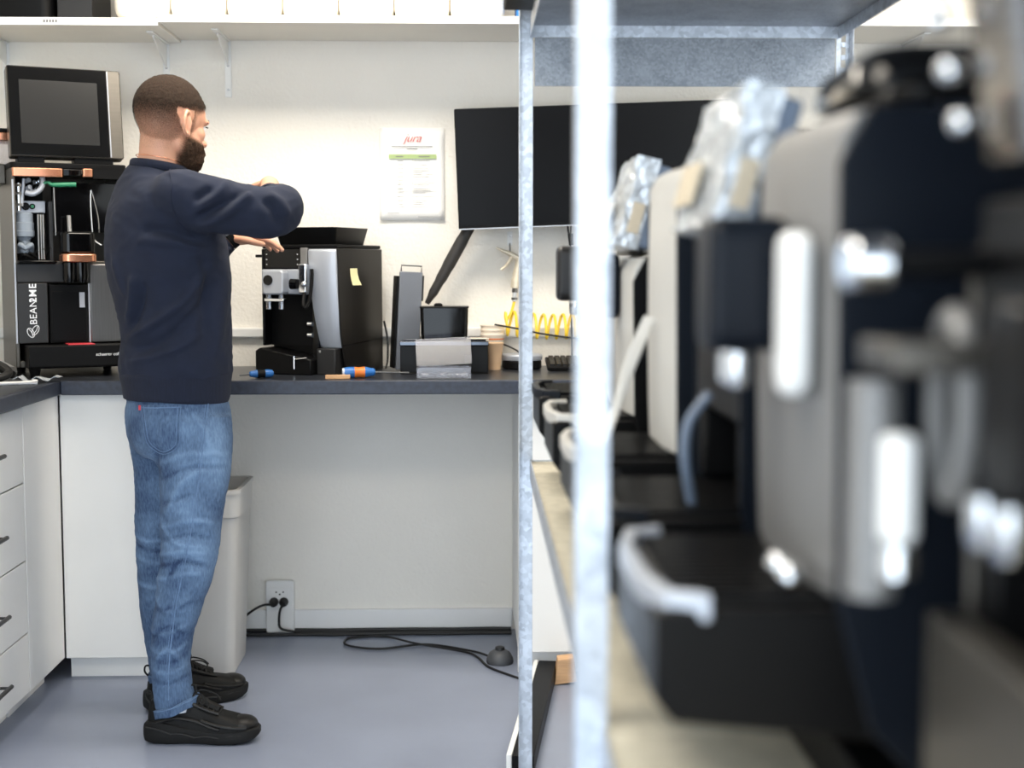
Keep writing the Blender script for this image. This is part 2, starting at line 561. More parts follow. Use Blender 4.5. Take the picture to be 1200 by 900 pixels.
# drip tray base
b = MB()
b.prism([(-.08, .03), (.28, .03), (.28, .10), (-.085, .10), (-.085, .035)], 'x', -.15, .165)
b = b.build('drip_tray', BLKM, t, bevel=.003)
MB().box(-.03, .05, -.078, -.012, .1005, .1035).build('red_mat', RED, b, bevel=.001)
for sx in (-.13, .145):
    for sy in (-.06, .24):
        MB().cyl((sx, sy, .0), (sx, sy, .03), .013, .018, n=14).build('foot', BLK, t)
text_mesh('lettering', 'schaerer coffee', .014, PRINTW, b, (.05, -.0862, .066), (PI / 2, 0, 0))
# lower front
lp = MB().box(-.168, -.078, -.006, .003, .105, .292).build('front_panel', DGREY, t, bevel=.002)
text_mesh('lettering', 'BEAN', .030, PRINTW, lp, (-.112, -.0066, .163), (PI / 2, -PI / 2, 0), spacing=1.05)
text_mesh('lettering', '2ME', .030, PRINTW, lp, (-.112, -.0066, .232), (PI / 2, -PI / 2, 0), bold=.0006, spacing=1.15)
for cx, cz, ra in ((-.131, .138, .45), (-.117, .146, -.5)):
    ring = [(cx + .009 * math.cos(a) * math.cos(ra) - .0155 * math.sin(a) * math.sin(ra), -.0068,
             cz + .009 * math.cos(a) * math.sin(ra) + .0155 * math.sin(a) * math.cos(ra)) for a in [2 * PI * k / 20 for k in range(21)]]
    MB().tube(ring, .0011, 6, cap=False).build('bean_logo', PRINTW, lp)
    MB().tube(smooth_path([(cx + .013 * math.sin(ra), -.0068, cz - .013 * math.cos(ra)), (cx + .003, -.0068, cz), (cx - .013 * math.sin(ra), -.0068, cz + .013 * math.cos(ra))], 5), .0010, 6).build('bean_logo', PRINTW, lp)
d = MB().box(-.074, .044, -.002, .003, .105, .286).build('dark_door', BLKM, t, bevel=.001)
MB().box(-.066, .036, -.005, -.0022, .110, .265).build('door_inset', BLK, d, bevel=.001)
MB().box(.018, .034, -.0062, -.0053, .215, .262).build('sticker', SILV, d)
MB().box(-.074, -.0715, -.006, -.0021, .105, .286).build('door_edge', BLKG, d)
MB().box(.046, .050, -.006, .003, .105, .290).build('steel_edge', SILV, t)
MB().box(.052, .172, -.006, .003, .105, .35).build('steel_panel', STEEL, t, bevel=.002)
MB().box(-.168, .050, -.008, .003, .294, .352).build('gloss_band', DGREY, t, bevel=.002)
MB().box(-.165, -.05, -.03, .02, .3525, .362).build('tray_lip', BLKG, t, bevel=.003)
# spout in the middle
s = MB()
s.prism([(x * 1.0 + .012, y - .03) for x, y in rrect(.104, .09, .02)], 'z', .357, .382)
s = s.build('spout_collar', COPPER, t, bevel=.003)
for cx in (-.014, .02):
    MB().lathe([(.019, -.062), (.022, -.05), (.022, 0), (.02, .002)], (cx, -.035, .355)).build('nozzle', BLKG, s)
MB().prism([(x * 1.0 + .012, y - .028) for x, y in rrect(.10, .08, .02)], 'z', .383, .45).build('spout_head', BLKG, t, bevel=.006)
MB().cyl((-.012, -.04, .45), (-.012, -.03, .50), .007, n=12).build('spout_tube', STEEL, t)
# black upper panel
MB().box(-.052, .163, .02, .04, .45, .605).build('upper_panel', BLKG, t, bevel=.002)
MB().tube([(-.045, .015, .44), (-.048, .013, .60)], .0022, 8).build('bracket_rod', STEEL, t)
MB().tube(smooth_path([(.066, .012, .45), (.062, .008, .53), (.063, .006, .575), (.068, .006, .575), (.085, .008, .50), (.088, .012, .45)], 6), .0022, 8).build('wire_loop', CHROME, t)
MB().tube(smooth_path([(.064, .01, .45), (.07, -.002, .425), (.09, -.004, .41)], 6), .002, 8).build('white_wire', WHITEP, t)
# internals
MB().lathe([(.016, -.06), (.018, -.055), (.018, -.022), (.024, -.012), (.031, -.008), (.032, .008), (.030, .010), (.030, .034), (.0275, .036), (.0275, .062), (.024, .066), (.012, .068)], (-.132, .07, .445)).build('pump', GREYP, t, ang=25)
MB().tube(smooth_path([(-.155, .06, .39), (-.150, .03, .41), (-.135, .03, .40), (-.118, .03, .41), (-.112, .06, .39)], 5), .008, 10).build('pump_clip', GREYP, t)
MB().box(-.160, -.068, .055, .10, .51, .548).build('valve_block', SILV, t, bevel=.003)
for cx, r_, mt in ((-.128, .012, BLK), (-.108, .009, GREEN)):
    MB().cyl((cx, .055, .53), (cx, .049, .53), r_, n=18).build('valve_port', BLKM, t)
    MB().cyl((cx, .0485, .53), (cx, .046, .53), r_ * .55, n=14).build('valve_core', mt, t)
MB().tube([(-.151, .03, .515), (-.151, .03, .60)], .0065, 12).build('copper_pipe', CHROME, t)
MB().tube([(-.142, .035, .53), (-.133, .035, .615)], .005, 10).build('inlet_pipe', SILV, t)
for zz in (.53, .565, .59):
    MB().cyl((-.151, .03, zz), (-.151, .03, zz + .008), .0105, n=6).build('pipe_nut', STEEL, t)
for k, (cx, cz) in enumerate(((-.122, .585), (-.108, .60), (-.115, .572), (-.10, .58), (-.125, .607), (-.09, .605))):
    MB().cyl((cx, .045, cz), (cx + .006, .03, cz + .004), .0075, n=8).build('fitting', CHROME if k % 2 else SILV, t)
MB().tube(smooth_path([(-.13, .025, .572), (-.11, .018, .568), (-.09, .015, .58), (-.080, .015, .60), (-.080, .02, .622)], 7), .0085, 12).build('grey_hose', SILV, t)
MB().tube(smooth_path([(-.082, .012, .60), (-.065, .008, .603), (-.055, .006, .597), (-.03, .005, .597), (.018, .005, .599)], 7), [.005] * 8 + [.006] * 8 + [.0075] * 13, 12).build('green_hose', GREEN, t)
for cx in (-.094, -.086, -.079):
    MB().tube([(cx, .03, .365), (cx, .035, .505)], .0032, 8).build('steel_rod', STEEL, t)
MB().box(-.062, -.052, .03, .10, .362, .545).build('rail', DGREY, t)
for k in range(5):
    MB().tube(smooth_path([(-.15 + .02 * k, .06, .37), (-.14 + .02 * k, .03, .38 + .006 * k), (-.10 + .01 * k, .05, .365)], 5), .003, 6).build('wire', RUBBER, t)
# top, copper trim, screen
MB().prism(rrect(.352, .30, .02, cy=.152), 'z', .646, .664).build('top_plate', BLKM, t, bevel=.003)
MB().prism(rrect(.15, .02, .006, cx=-.098, cy=-.004), 'z', .619, .646).build('copper_band', COPPER, t, bevel=.002)
MB().prism(rrect(.03, .02, .004, cx=.052, cy=-.004), 'z', .622, .648).build('copper_band', COPPER, t, bevel=.002)
MB().prism(rrect(.055, .016, .004, cx=.005, cy=-.004), 'z', .624, .645).build('dark_band', BLKG, t, bevel=.002)
MB().box(.07, .172, -.004, .01, .618, .648).build('dark_band', BLKM, t)
m = MB()
m.box(-.15, -.07, .03, .09, .664, .70).box(.02, .14, .03, .09, .664, .70)
m.build('screen_foot', BLKM, t, bevel=.003)
sc = bpy.data.objects.new('screen_unit', None)
scm = MB().prism(rrect(.345, .285, .008, cx=0, cy=.1425), 'y', 0, .05, Matrix.Translation((0, .02, .683)) @ Matrix.Rotation(R(-9), 4, 'X'))
sc = scm.build('screen_housing', BROWNG, t, bevel=.003)
SM = Matrix.Translation((0, .02, .683)) @ Matrix.Rotation(R(-9), 4, 'X')
MB().box(-.170, .128, -.004, -.0003, .004, .281, SM).build('bezel', BLKG, sc, bevel=.001)
MB().box(-.138, .098, -.0055, -.0042, .04, .240, SM).build('display', SCREEN, sc)
MB().box(.130, .133, -.004, -.0003, .004, .281, SM).build('trim_line', SILV, sc)
# bean hopper behind at left
h = MB().prism(rrect(.13, .13, .02, cx=-.205, cy=.19), 'z', .664, .735).build('bean_hopper', CLEAR, t, bevel=.004)
MB().prism(rrect(.14, .14, .022, cx=-.205, cy=.19), 'z', .736, .762).build('hopper_band', COPPER, h, bevel=.003)
MB().prism(rrect(.135, .135, .022, cx=-.205, cy=.19), 'z', .763, .775).build('hopper_lid', BLK, h, bevel=.003)
MB().box(-.275, -.175, .12, .29, .60, .6635).build('hopper_base', BROWNG, t, bevel=.004)

# ------------------------------------------------------------------ silver-and-black machine the person works on
t = thing('coffee_machine', 'silver and black coffee machine under repair beside the person on the worktop', 'coffee machine', (-.535, 4.50, .931), R(-22))
m = MB()
m.box(-.135, .135, .07, .32, .012, .40)
m.box(-.135, -.125, .0, .07, .09, .40)
m.box(-.125, .03, .0, .07, .335, .40)
m.build('body', BLK, t, bevel=.004)
m = MB()                                              # right side panel, slightly curved front edge
m.prism([(-.005, .40), (.315, .40), (.318, .0), (.05, .0), (.03, .06), (.012, .13), (.0, .25)], 'x', .1355, .142)
m.build('side_panel', M('dark_side_panel', (26, 24, 22), .3, var=.1, spec=.22), t, bevel=.003)
MB().prism([(.02, .092), (.318, .102), (.318, .104), (.02, .094)], 'x', .1422, .1428).build('panel_seam', BLKG, t)
m = MB()                                              # curved silver front column
rings = []
for z_, y_, xa, xb in ((.085, .035, .058, .138), (.11, .025, .056, .138), (.18, .008, .050, .138), (.26, -.004, .044, .138), (.34, -.010, .040, .138), (.392, -.010, .038, .137), (.398, -.004, .040, .136)):
    rings.append([(xa, y_ + .06, z_), (xa, y_, z_), (xa + .02, y_ - .008, z_), ((xa + xb) / 2, y_ - .012, z_), (xb - .02, y_ - .009, z_), (xb, y_, z_), (xb, y_ + .06, z_)])
m.ring_loft(rings)
m.build('front_column', SILV, t, bevel=.002, ang=50)
MB().box(.012, .036, -.012, .06, .30, .402).build('column_edge', SILVD, t, bevel=.002)
MB().box(-.120, .008, -.004, -.0005, .338, .398).build('display_panel', BLKG, t, bevel=.001)
for k in range(3):
    MB().box(-.114, -.111, -.0055, -.0043, .348 + k * .016, .351 + k * .016).build('indicator', PRINTW, t)
    MB().box(-.003, .0, -.0055, -.0043, .348 + k * .016, .351 + k * .016).build('indicator', PRINTW, t)
MB().box(-.132, .040, -.006, .07, .255, .334).build('front_band', SILV, t, bevel=.004)
s = MB().prism(rrect(.075, .078, .012, cx=-.07, cy=.293), 'y', -.045, -.0065).build('spout', SILV, t, bevel=.005)
MB().cyl((-.085, -.0455, .30), (-.085, -.049, .30), .016, n=24).build('badge', BLKG, s)
for cx in (-.092, -.048):
    MB().lathe([(.008, -.045), (.009, -.04), (.009, 0), (.011, .003)], (cx, -.028, .2525)).build('nozzle', CHROME, s)
MB().box(-.105, -.035, -.038, -.018, .232, .242).build('nozzle_bridge', CHROME, s, bevel=.002)
w_ = MB().prism(rrect(.03, .095, .008, cx=.03, cy=.305), 'y', -.035, -.0125).build('steam_valve', CHROME, t, bevel=.005)
MB().cyl((.008, -.025, .288), (-.014, -.028, .288), .016, .017, n=18).build('valve_knob', BLKG, w_)
MB().tube(smooth_path([(.036, -.03, .26), (.04, -.045, .235), (.046, -.055, .22), (.052, -.052, .215), (.06, -.04, .245), (.062, -.03, .30), (.06, -.026, .335)], 6), .006, 10).build('steam_wand', BLKM, w_)
MB().sphere((.04, -.04, .288), .010).build('valve_ball', CHROME, w_)
m = MB()                                              # dark cup bay
m.box(-.125, .056, .045, .0695, .09, .254)
m.build('cup_bay', BLKM, t)
MB().box(.035, .057, .02, .045, .03, .25).build('bay_post', BLKG, t, bevel=.002)
for k, zz in enumerate((.16, .125)):
    MB().cyl((.02, .02, zz), (.036, .02, zz), .008, n=10).build('fitting', CHROME, t)
d = MB().prism([(-.142, 0), (.058, 0), (.058, .05), (-.125, .085), (-.142, .075)], 'y', -.035, .069).build('drip_tray', BLK, t, bevel=.004)
m = MB()
m.tube([(.0, -.038, .05), (.045, -.038, .056)], .002, 8).tube([(.0, -.038, .02), (.0, -.038, .06)], .002, 8)
m.build('clip', CHROME, d)
MB().box(.062, .128, -.004, .069, .0, .084).build('lower_door', DGREY, t, bevel=.003)
MB().cyl((.075, -.004, .075), (.075, -.006, .075), .004, n=10).build('door_screw', CHROME, t)
m = MB()
m.box(-.13, .137, -.002, .315, .4005, .412)
m.build('top_plate', BLKM, t, bevel=.003)
m = MB()
m.ring_loft([[(p[0], p[1] + .16, z_) for p in rrect(a, b_, .015)] for z_, a, b_ in ((.412, .20, .22), (.465, .222, .245), (.468, .225, .248))])
m.build('bean_hopper', BLK, t, bevel=.002)
MB().box(-.16, -.136, .005, .03, .372, .381).build('open_flap', BLK, t, bevel=.002)
n_ = MB()
n_.ring_loft([[(.1432 + o, .075 + dy, z_), (.1432 + o2, .125 + dy, z_), (.1436 + o2, .125 + dy, z_), (.1436 + o, .075 + dy, z_)] for z_, o, o2, dy in ((.283, .003, .010, .012), (.300, .001, .004, .006), (.320, .0, .001, .001), (.337, .0, .0, 0))])
n_.build('sticky_note', POSTIT, t)
MB().tube(smooth_path([(.16, .30, .0035), (.155, .325, .03), (.15, .335, .10), (.14, .33, .16)], 8), .0035, 8).build('power_cord', RUBBER, t)

# ------------------------------------------------------------------ loose parts on the worktop
t = thing('machine_panel', 'grey upright machine panel with chrome rail behind the repaired machine', 'machine part', (-.205, 4.665, .9318), R(14))
T = Matrix.Rotation(R(3), 4, 'Y')
MB().box(-.037, .040, -.012, .0, 0, .325, T).build('panel', PANELG, t, bevel=.003)
MB().box(-.046, -.0375, -.008, .05, .005, .31, T).build('side_flange', BLKM, t, bevel=.002)
MB().box(.0405, .048, 0, .035, .23, .315, T).build('bracket', DGREY, t, bevel=.002)
MB().tube([T @ Vector(p) for p in ((-.032, -.006, .3255), (-.032, -.006, .345), (.036, -.006, .345), (.036, -.006, .3255))], .003, 8).build('rail', CHROME, t)
t = thing('drip_container', 'wide black open container with silver rim on the worktop', 'container', (-.075, 4.56, .9318))
m = MB()
m.box(-.14, .14, -.07, .07, 0, .004).box(-.14, .14, -.07, -.066, .004, .09).box(-.14, .14, .066, .07, .004, .09).box(-.14, -.136, -.066, .066, .004, .09).box(.136, .14, -.066, .066, .004, .09)
m.build('body', BLK, t, bevel=.002)
m = MB()
m.box(-.142, .142, -.072, -.064, .0905, .104).box(-.142, .142, .064, .072, .0905, .104).box(-.142, -.134, -.064, .064, .0905, .104).box(.134, .142, -.064, .064, .0905, .104)
m.build('rim', DCHROME, t, bevel=.002)
MB().box(.065, .085, -.0725, -.0702, .035, .06).build('latch', BLKG, t)
t = thing('water_tank', 'glossy black square tank sitting on the silver-rimmed container', 'container', (-.075, 4.575, 1.0365))
m = MB()
rr_ = [[(p[0], p[1], z_) for p in rrect(a, .115, .012)] for z_, a in ((0, .142), (.02, .150), (.10, .154), (.104, .154))]
m.ring_loft(rr_)
m.build('body', BLKG, t)
MB().prism(rrect(.158, .12, .012), 'z', .1045, .109).build('lid', BLK, t, bevel=.001)
MB().lathe([(.014, 0), (.014, .006), (.008, .010)], (-.02, .0, .109)).build('knob', BLKM, t)
t = thing('parts_box', 'small clear plastic parts box with open lid on the worktop edge', 'box', (-.073, 4.345, .9316))
m = MB()
m.box(-.083, .083, -.045, .045, 0, .002).box(-.083, .083, -.045, -.043, .002, .034).box(-.083, .083, .043, .045, .002, .034).box(-.083, -.081, -.043, .043, .002, .034).box(.081, .083, -.043, .043, .002, .034)
m.box(-.028, -.026, -.043, .043, .002, .03).box(.035, .037, -.043, .043, .002, .03)
m.build('tray', CLEAR, t)
T = Matrix.Translation((0, .045, .036)) @ Matrix.Rotation(R(-14), 4, 'X') @ Matrix.Rotation(R(-3), 4, 'Y')
m = MB()
m.box(-.086, .086, 0, .002, 0, .084, T).box(-.086, .086, -.010, 0, .081, .084, T).box(-.086, -.0845, -.010, 0, 0, .081, T).box(.0845, .086, -.010, 0, 0, .081, T)
m.build('lid', CLEAR, t)
for k in range(26):
    random.seed(k)
    cx = random.choice((-.055, .003, .06)) + random.uniform(-.018, .018)
    p = Vector((cx, random.uniform(-.03, .03), random.uniform(.006, .012)))
    q = p + Vector((random.uniform(-.012, .012), random.uniform(-.008, .008), random.uniform(0, .006)))
    MB().cyl(p, q, .0022, n=6).build('screw', STEEL, t)
# paper cups: a stack of white cups and a kraft cup
t = thing('cup_stack', 'stack of white paper cups with an orange stripe beside the black container', 'cups', (.085, 4.812, .9318))
prof = [(.027, 0), (.030, .003), (.040, .105), (.0425, .108), (.0425, .112), (.040, .113)]
MB().lathe(prof).build('cup', CUPP, t, ang=50)
for k in range(2):
    z0 = .113 + k * .016
    MB().lathe([(.0395, z0), (.0405, z0 + .010), (.0425, z0 + .0115), (.0425, z0 + .0155), (.040, z0 + .016)]).build('cup_rim', CUPP, t, ang=50)
MB().lathe([(.0395, .093), (.0400, .0975)]).build('stripe', ORANGE, t)
text_mesh('lettering', 'ENJOY', .014, PRINTK, t, (-.026, -.0385, .068), (PI / 2 - .1, 0, 0))
t = thing('cup_stack', 'short white paper cup stack in front of the striped cups', 'cups', (.033, 4.742, .9318))
MB().lathe([(.026, 0), (.036, .085), (.0385, .088), (.0385, .092), (.036, .093)]).build('cup', CUPP, t, ang=50)
MB().lathe([(.0358, .093), (.0385, .097), (.0385, .101), (.034, .102)]).build('cup_rim', CUPP, t, ang=50)
t = thing('paper_cup', 'brown kraft paper cup beside the black container', 'cup', (.087, 4.672, .9318))
MB().lathe([(.022, 0), (.030, .083), (.0325, .086), (.0325, .090), (.030, .091)]).build('cup', CUPK, t, ang=50)
t = thing('tin_lid', 'flat round metal tin lying on the worktop by the cups', 'tin', (.182, 4.72, .9318))
MB().lathe([(.062, 0), (.066, .004), (.066, .024), (.063, .028), (.03, .03)], n=36).build('base', BLKM, t)
MB().lathe([(.067, .0295), (.069, .033), (.069, .045), (.066, .049), (.05, .0475)], n=36).build('lid', SILV, t)
# keyboard
t = thing('keyboard', 'black computer keyboard on the worktop under the yellow hose', 'keyboard', (.475, 4.66, .932), 0)
T = Matrix.Rotation(R(9), 4, 'X')
MB().box(-.215, .215, -.07, .075, .012, .027, T).build('case', BLKM, t, bevel=.004)
MB().box(-.20, .20, .04, .06, .0, .015).build('rear_foot', BLKM, t)
m = MB()
for r_ in range(6):
    y_ = -.055 + r_ * .0215
    xx = -.205
    while xx < .19:
        wd = .0165 if not (r_ == 0 and -.1 < xx < .0) else .09
        m.prism(rrect(wd, .016, .003, 2, cx=xx + wd / 2, cy=y_), 'z', .0275, .035, T)
        xx += wd + .0035
o = m.build('keys', DGREY, t)
o['kind'] = 'stuff'
MB().tube(smooth_path([(.0, .07, .03), (.0, .10, .04), (-.04, .13, .07), (-.10, .155, .09)], 6), .0025, 8).build('cord', RUBBER, t)
# screwdrivers
def screwdriver(label, loc, rz, hmat, cmat, hl, hr, sl, end):
    t = thing('screwdriver', label, 'screwdriver', loc, rz)
    prof = [(0.006, 0), (hr * .85, .004), (hr, .015), (hr, hl * .35), (hr * .88, hl * .5), (hr, hl * .7), (hr * .75, hl * .86), (hr * .72, hl * .95), (hr * .5, hl)]
    T = Matrix.Translation((0, 0, hr + .0005)) @ Matrix.Rotation(PI / 2, 4, 'Y')
    h = MB().lathe(prof, n=12, mat=T).build('handle', hmat, t, ang=30)
    MB().lathe([(hr * 1.02, hl * .36), (hr * .9, hl * .5), (hr * 1.03, hl * .68)], n=12, mat=T).build('grip', cmat, h)
    if end:
        MB().lathe([(.004, -.0015), (hr * .8, -.001), (hr * .86, .006)], n=16, mat=T).build('end_cap', end, h)
    MB().cyl((hl, 0, hr), (hl + sl, 0, hr * .8), .003, n=10).build('shaft', STEEL, t)
screwdriver('short black and blue screwdriver lying left of the repaired machine', (-.60, 4.36, .9315), R(200), BLUEP, BLKM, .075, .013, .03, None)
screwdriver('large blue screwdriver with orange grip lying before the repaired machine', (-.385, 4.335, .9315), R(10), BLUEP, ORANGE, .10, .017, .105, SILV)
t = tag(MB().prism([(0, 0), (.075, .012), (.074, .028), (0, .02)], 'z', 0, .012).build('wood_wedge', WOOD, bevel=.001), 'small wooden wedge beside the large blue screwdriver', 'wedge')
t.location = (-.435, 4.30, .9315)
# cable clutter on the left worktop
cl = [('black power cable bundle coiled on the left worktop', RUBBER, [(-1.60, 4.20, .945), (-1.50, 4.27, .97), (-1.41, 4.24, .985), (-1.355, 4.19, .96), (-1.40, 4.13, .945), (-1.50, 4.17, .965), (-1.44, 4.29, .975), (-1.365, 4.26, .95)], .012),
      ('white cable curling over the left worktop', WHITEP, [(-1.62, 4.06, .937), (-1.48, 4.07, .937), (-1.38, 4.09, .938), (-1.31, 4.13, .937), (-1.27, 4.17, .938), (-1.29, 4.21, .937)], .0045),
      ('thin grey cable on the left worktop edge', SILV, [(-1.60, 4.03, .936), (-1.45, 4.04, .936), (-1.36, 4.06, .937), (-1.30, 4.10, .936), (-1.25, 4.12, .936)], .0035)]
for lb, mt, pts, r_ in cl:
    tag(MB().tube(smooth_path(pts, 8), r_, 10).build('cable', mt), lb, 'cable')
t = tag(MB().tube(smooth_path([(-1.405, 4.112, .937), (-1.40, 4.108, .960), (-1.398, 4.13, .966), (-1.40, 4.152, .955), (-1.402, 4.15, .940)], 6), .004, 8).build('cable_tie', WHITEP), 'white cable tie looped round the black cable bundle', 'cable tie')
m = MB()
rings = []
for i in range(9):
    x_ = -1.345 + i * .016
    z_ = .941 + .008 * math.sin(i * 1.9)
    rings.append([(x_, 4.19 + .004 * i, z_), (x_, 4.235 + .003 * i, z_ + .004 * math.cos(i)), (x_, 4.235 + .003 * i, z_ + .001 + .004 * math.cos(i)), (x_, 4.19 + .004 * i, z_ + .001)])
m.ring_loft(rings)
tag(m.build('plastic_wrapper', FOIL), 'crumpled silver wrapper lying on the worktop corner', 'wrapper')

# ------------------------------------------------------------------ on the wall
t = thing('notice_sheet', 'printed paper notice with a green table header on the wall', 'notice', (-.188, YB - .004, 1.588))
m = MB()
rings = []
NX = 11
for i in range(NX):
    x_ = -.11 + .22 * i / (NX - 1)
    rr = []
    for j in range(9):
        z_ = -.157 + .314 * j / 8
        y_ = -.003 * (abs(x_) / .11) ** 2 * (1 if z_ < 0 else .5) - .004 * max(0, -z_ / .157) ** 3
        rr.append((x_, y_, z_))
    rings.append(rr)
vs_ = [p for r_ in rings for p in r_]
fs_ = [(i * 9 + j, (i + 1) * 9 + j, (i + 1) * 9 + j + 1, i * 9 + j + 1) for i in range(NX - 1) for j in range(8)]
m.add(vs_, fs_)
sh = m.build('sheet', PAPER, t, ang=80)
sd = sh.modifiers.new('thick', 'SOLIDIFY')
sd.thickness = .0004
MB().box(-.079, .083, -.0068, -.0062, .052, .067).build('table_header', PRINTG, t)
text_mesh('logo', 'jura', .040, PRINTR, t, (.001, -.0068, .109), (PI / 2, 0, 0), 'CENTER', shear=.45, extrude=.0002, bold=-.0003, spacing=.95)
m = MB()
random.seed(3)
m.box(-.070, .070, -.0068, -.0064, .092, .0945)
m.box(-.018, .018, -.0068, -.0064, .0835, .086)
m.box(-.055, -.030, -.0075, -.0071, .0575, .0605)
m.box(.022, .060, -.0075, -.0071, .0575, .0605)
zz = .044
while zz > -.108:
    m.box(-.05, -.03, -.0085, -.0080, zz, zz + .0018)
    for k in range(random.choice((1, 1, 2))):
        m.box(.004, .004 + random.uniform(.03, .075), -.0085, -.0080, zz - k * .006, zz - k * .006 + .0013)
    zz -= .0135
for zz in (-.032, -.052, -.059, -.077, -.112):
    m.box(-.078, .083, -.0090, -.0086, zz, zz + .0008)
m.box(.0015, .0021, -.0088, -.0084, -.115, .05)
m.box(-.085, -.045, -.0105, -.0100, -.133, -.1317)
m.box(.02, .10, -.0118, -.0114, -.146, -.1445)
m.build('printed_lines', PRINTK, t)
# monitor
t = thing('monitor', 'wide black flat monitor mounted tilted on the back wall', 'monitor', (.426, 4.72, 1.612))
t.rotation_euler = (0, R(-2.2), 0)
MB().prism(rrect(.925, .398, .006), 'y', .001, .045).build('housing', BLKM, t, bevel=.003)
MB().box(-.458, .458, -.0008, .0008, -.186, .195).build('screen', TVG, t)
MB().box(-.4625, .4625, -.002, .01, -.1995, -.196).build('lower_trim', SILV, t)
MB().box(-.10, .10, .0455, .155, -.10, .10).build('wall_mount', BLKM, t)
tag(MB().tube(smooth_path([(.014, 4.79, 1.418), (-.038, 4.79, 1.325), (-.088, 4.79, 1.235), (-.138, 4.79, 1.148)], 6), [.019] * 4 + [.021] * 6 + [.019] * 3 + [.016] * 3 + [.012, .010, .008], 12).build('cable_sleeve', M('sleeve_fabric', (44, 42, 41), .6, bump=.5, bscale=70, var=.15)), 'dark tapered cable sleeve hanging below the monitor', 'cable')
t = thing('cable', 'black cable hanging from the right half of the monitor', 'cable', (0, 0, 0))
MB().tube(smooth_path([(.338, 4.78, 1.425), (.343, 4.80, 1.39), (.350, 4.80, 1.36), (.352, 4.82, 1.20), (.36, 4.845, 1.03), (.36, 4.84, .96)], 6), .0035, 8).build('cord', RUBBER, t)
MB().tube(smooth_path([(.352, 4.78, 1.428), (.351, 4.80, 1.39), (.353, 4.80, 1.36)], 6), .003, 8).build('cord', RUBBER, t)
MB().cyl((.350, 4.80, 1.385), (.353, 4.80, 1.345), .010, .008, n=12).build('connector', BLK, t)
# cable duct
t = thing('cable_duct', 'white cable duct along the back wall above the worktop', 'cable duct', (0, 0, 0))
MB().box(-1.87, 2.74, YB - .020, YB - .0005, 1.030, 1.064).build('channel', WHITEP, t, bevel=.002)
MB().box(-1.87, 2.74, YB - .023, YB - .0205, 1.034, 1.060).build('cover', WHITEP, t, bevel=.001)
# hook, air gun, coiled hose
t = thing('wall_hook', 'small white hook holding the air blow gun', 'hook', (.146, YB, 1.365))
MB().box(-.009, .009, -.005, -.0005, -.02, .028).build('plate', WHITEP, t, bevel=.001)
MB().cyl((0, -.005, .012), (0, -.0065, .012), .0035, n=10).build('screw', STEEL, t)
MB().tube(smooth_path([(0, -.004, -.012), (0, -.014, -.03), (0, -.024, -.042), (0, -.034, -.038), (0, -.036, -.028)], 5), .0025, 8).build('hook', STEEL, t)
t = thing('air_gun', 'cream air blow gun hanging on the wall hook', 'air gun', (0, 0, 0))
GUNM = M('air_gun_alloy', (214, 204, 184), .35, metal=.3, var=.05)
MB().tube([(.098, 4.815, 1.338), (.125, 4.815, 1.325), (.150, 4.815, 1.314), (.178, 4.815, 1.298), (.19, 4.815, 1.291)], [.0025, .006, .010, .009, .007], 12).build('barrel', GUNM, t)
MB().tube(smooth_path([(.176, 4.815, 1.30), (.172, 4.815, 1.27), (.166, 4.815, 1.235), (.163, 4.815, 1.20)], 5), [.012] * 6 + [.014] * 5 + [.017] * 5, 12).build('grip', GUNM, t)
MB().tube(smooth_path([(.150, 4.812, 1.308), (.142, 4.812, 1.29), (.130, 4.812, 1.275), (.115, 4.812, 1.262)], 5), [.006] * 8 + [.005] * 8, 8).build('trigger', GUNM, t)
MB().tube([(.162, 4.815, 1.20), (.161, 4.815, 1.185)], .011, 6).build('coupling', STEEL, t)
MB().tube([(.161, 4.815, 1.185), (.160, 4.815, 1.155)], .008, 10).build('nipple', CHROME, t)
MB().tube([(.160, 4.815, 1.168), (.160, 4.815, 1.160)], .012, 6).build('nut', STEEL, t)
pts = [(.160, 4.815, 1.156), (.150, 4.81, 1.12), (.13, 4.80, 1.085)]
NT = 12
for k in range(NT * 14):
    a = 2 * PI * k / 14
    f = k / (NT * 14)
    xx = .125 + f * .40
    rad = .040
    pts.append((xx + .004 * math.cos(a), 4.795 - .030 * math.sin(a), 1.083 + .018 * f + rad * math.cos(a + .5) - .022 * math.sin(PI * f)))
pts += [(.55, 4.80, 1.10), (.62, 4.84, 1.02), (.66, 4.84, .96)]
tag(MB().tube(smooth_path(pts, 2), .0048, 8).build('coiled_hose', YELLOW), 'yellow coiled air hose along the back wall', 'hose')
for lb, pts, r_ in (('thin black cable sagging across the yellow coiled hose', [(.09, 4.74, 1.079), (.18, 4.735, 1.063), (.268, 4.735, 1.045), (.43, 4.735, 1.028), (.62, 4.76, 1.035), (.70, 4.80, 1.0), (.72, 4.83, .936)], .0032),
                    ('short black cable curling behind the round tin', [(.085, 4.835, 1.014), (.12, 4.83, 1.008), (.17, 4.82, .985), (.20, 4.825, .955), (.24, 4.83, .936)], .0030)):
    tag(MB().tube(smooth_path(pts, 8), r_, 8).build('cable', RUBBER), lb, 'cable')

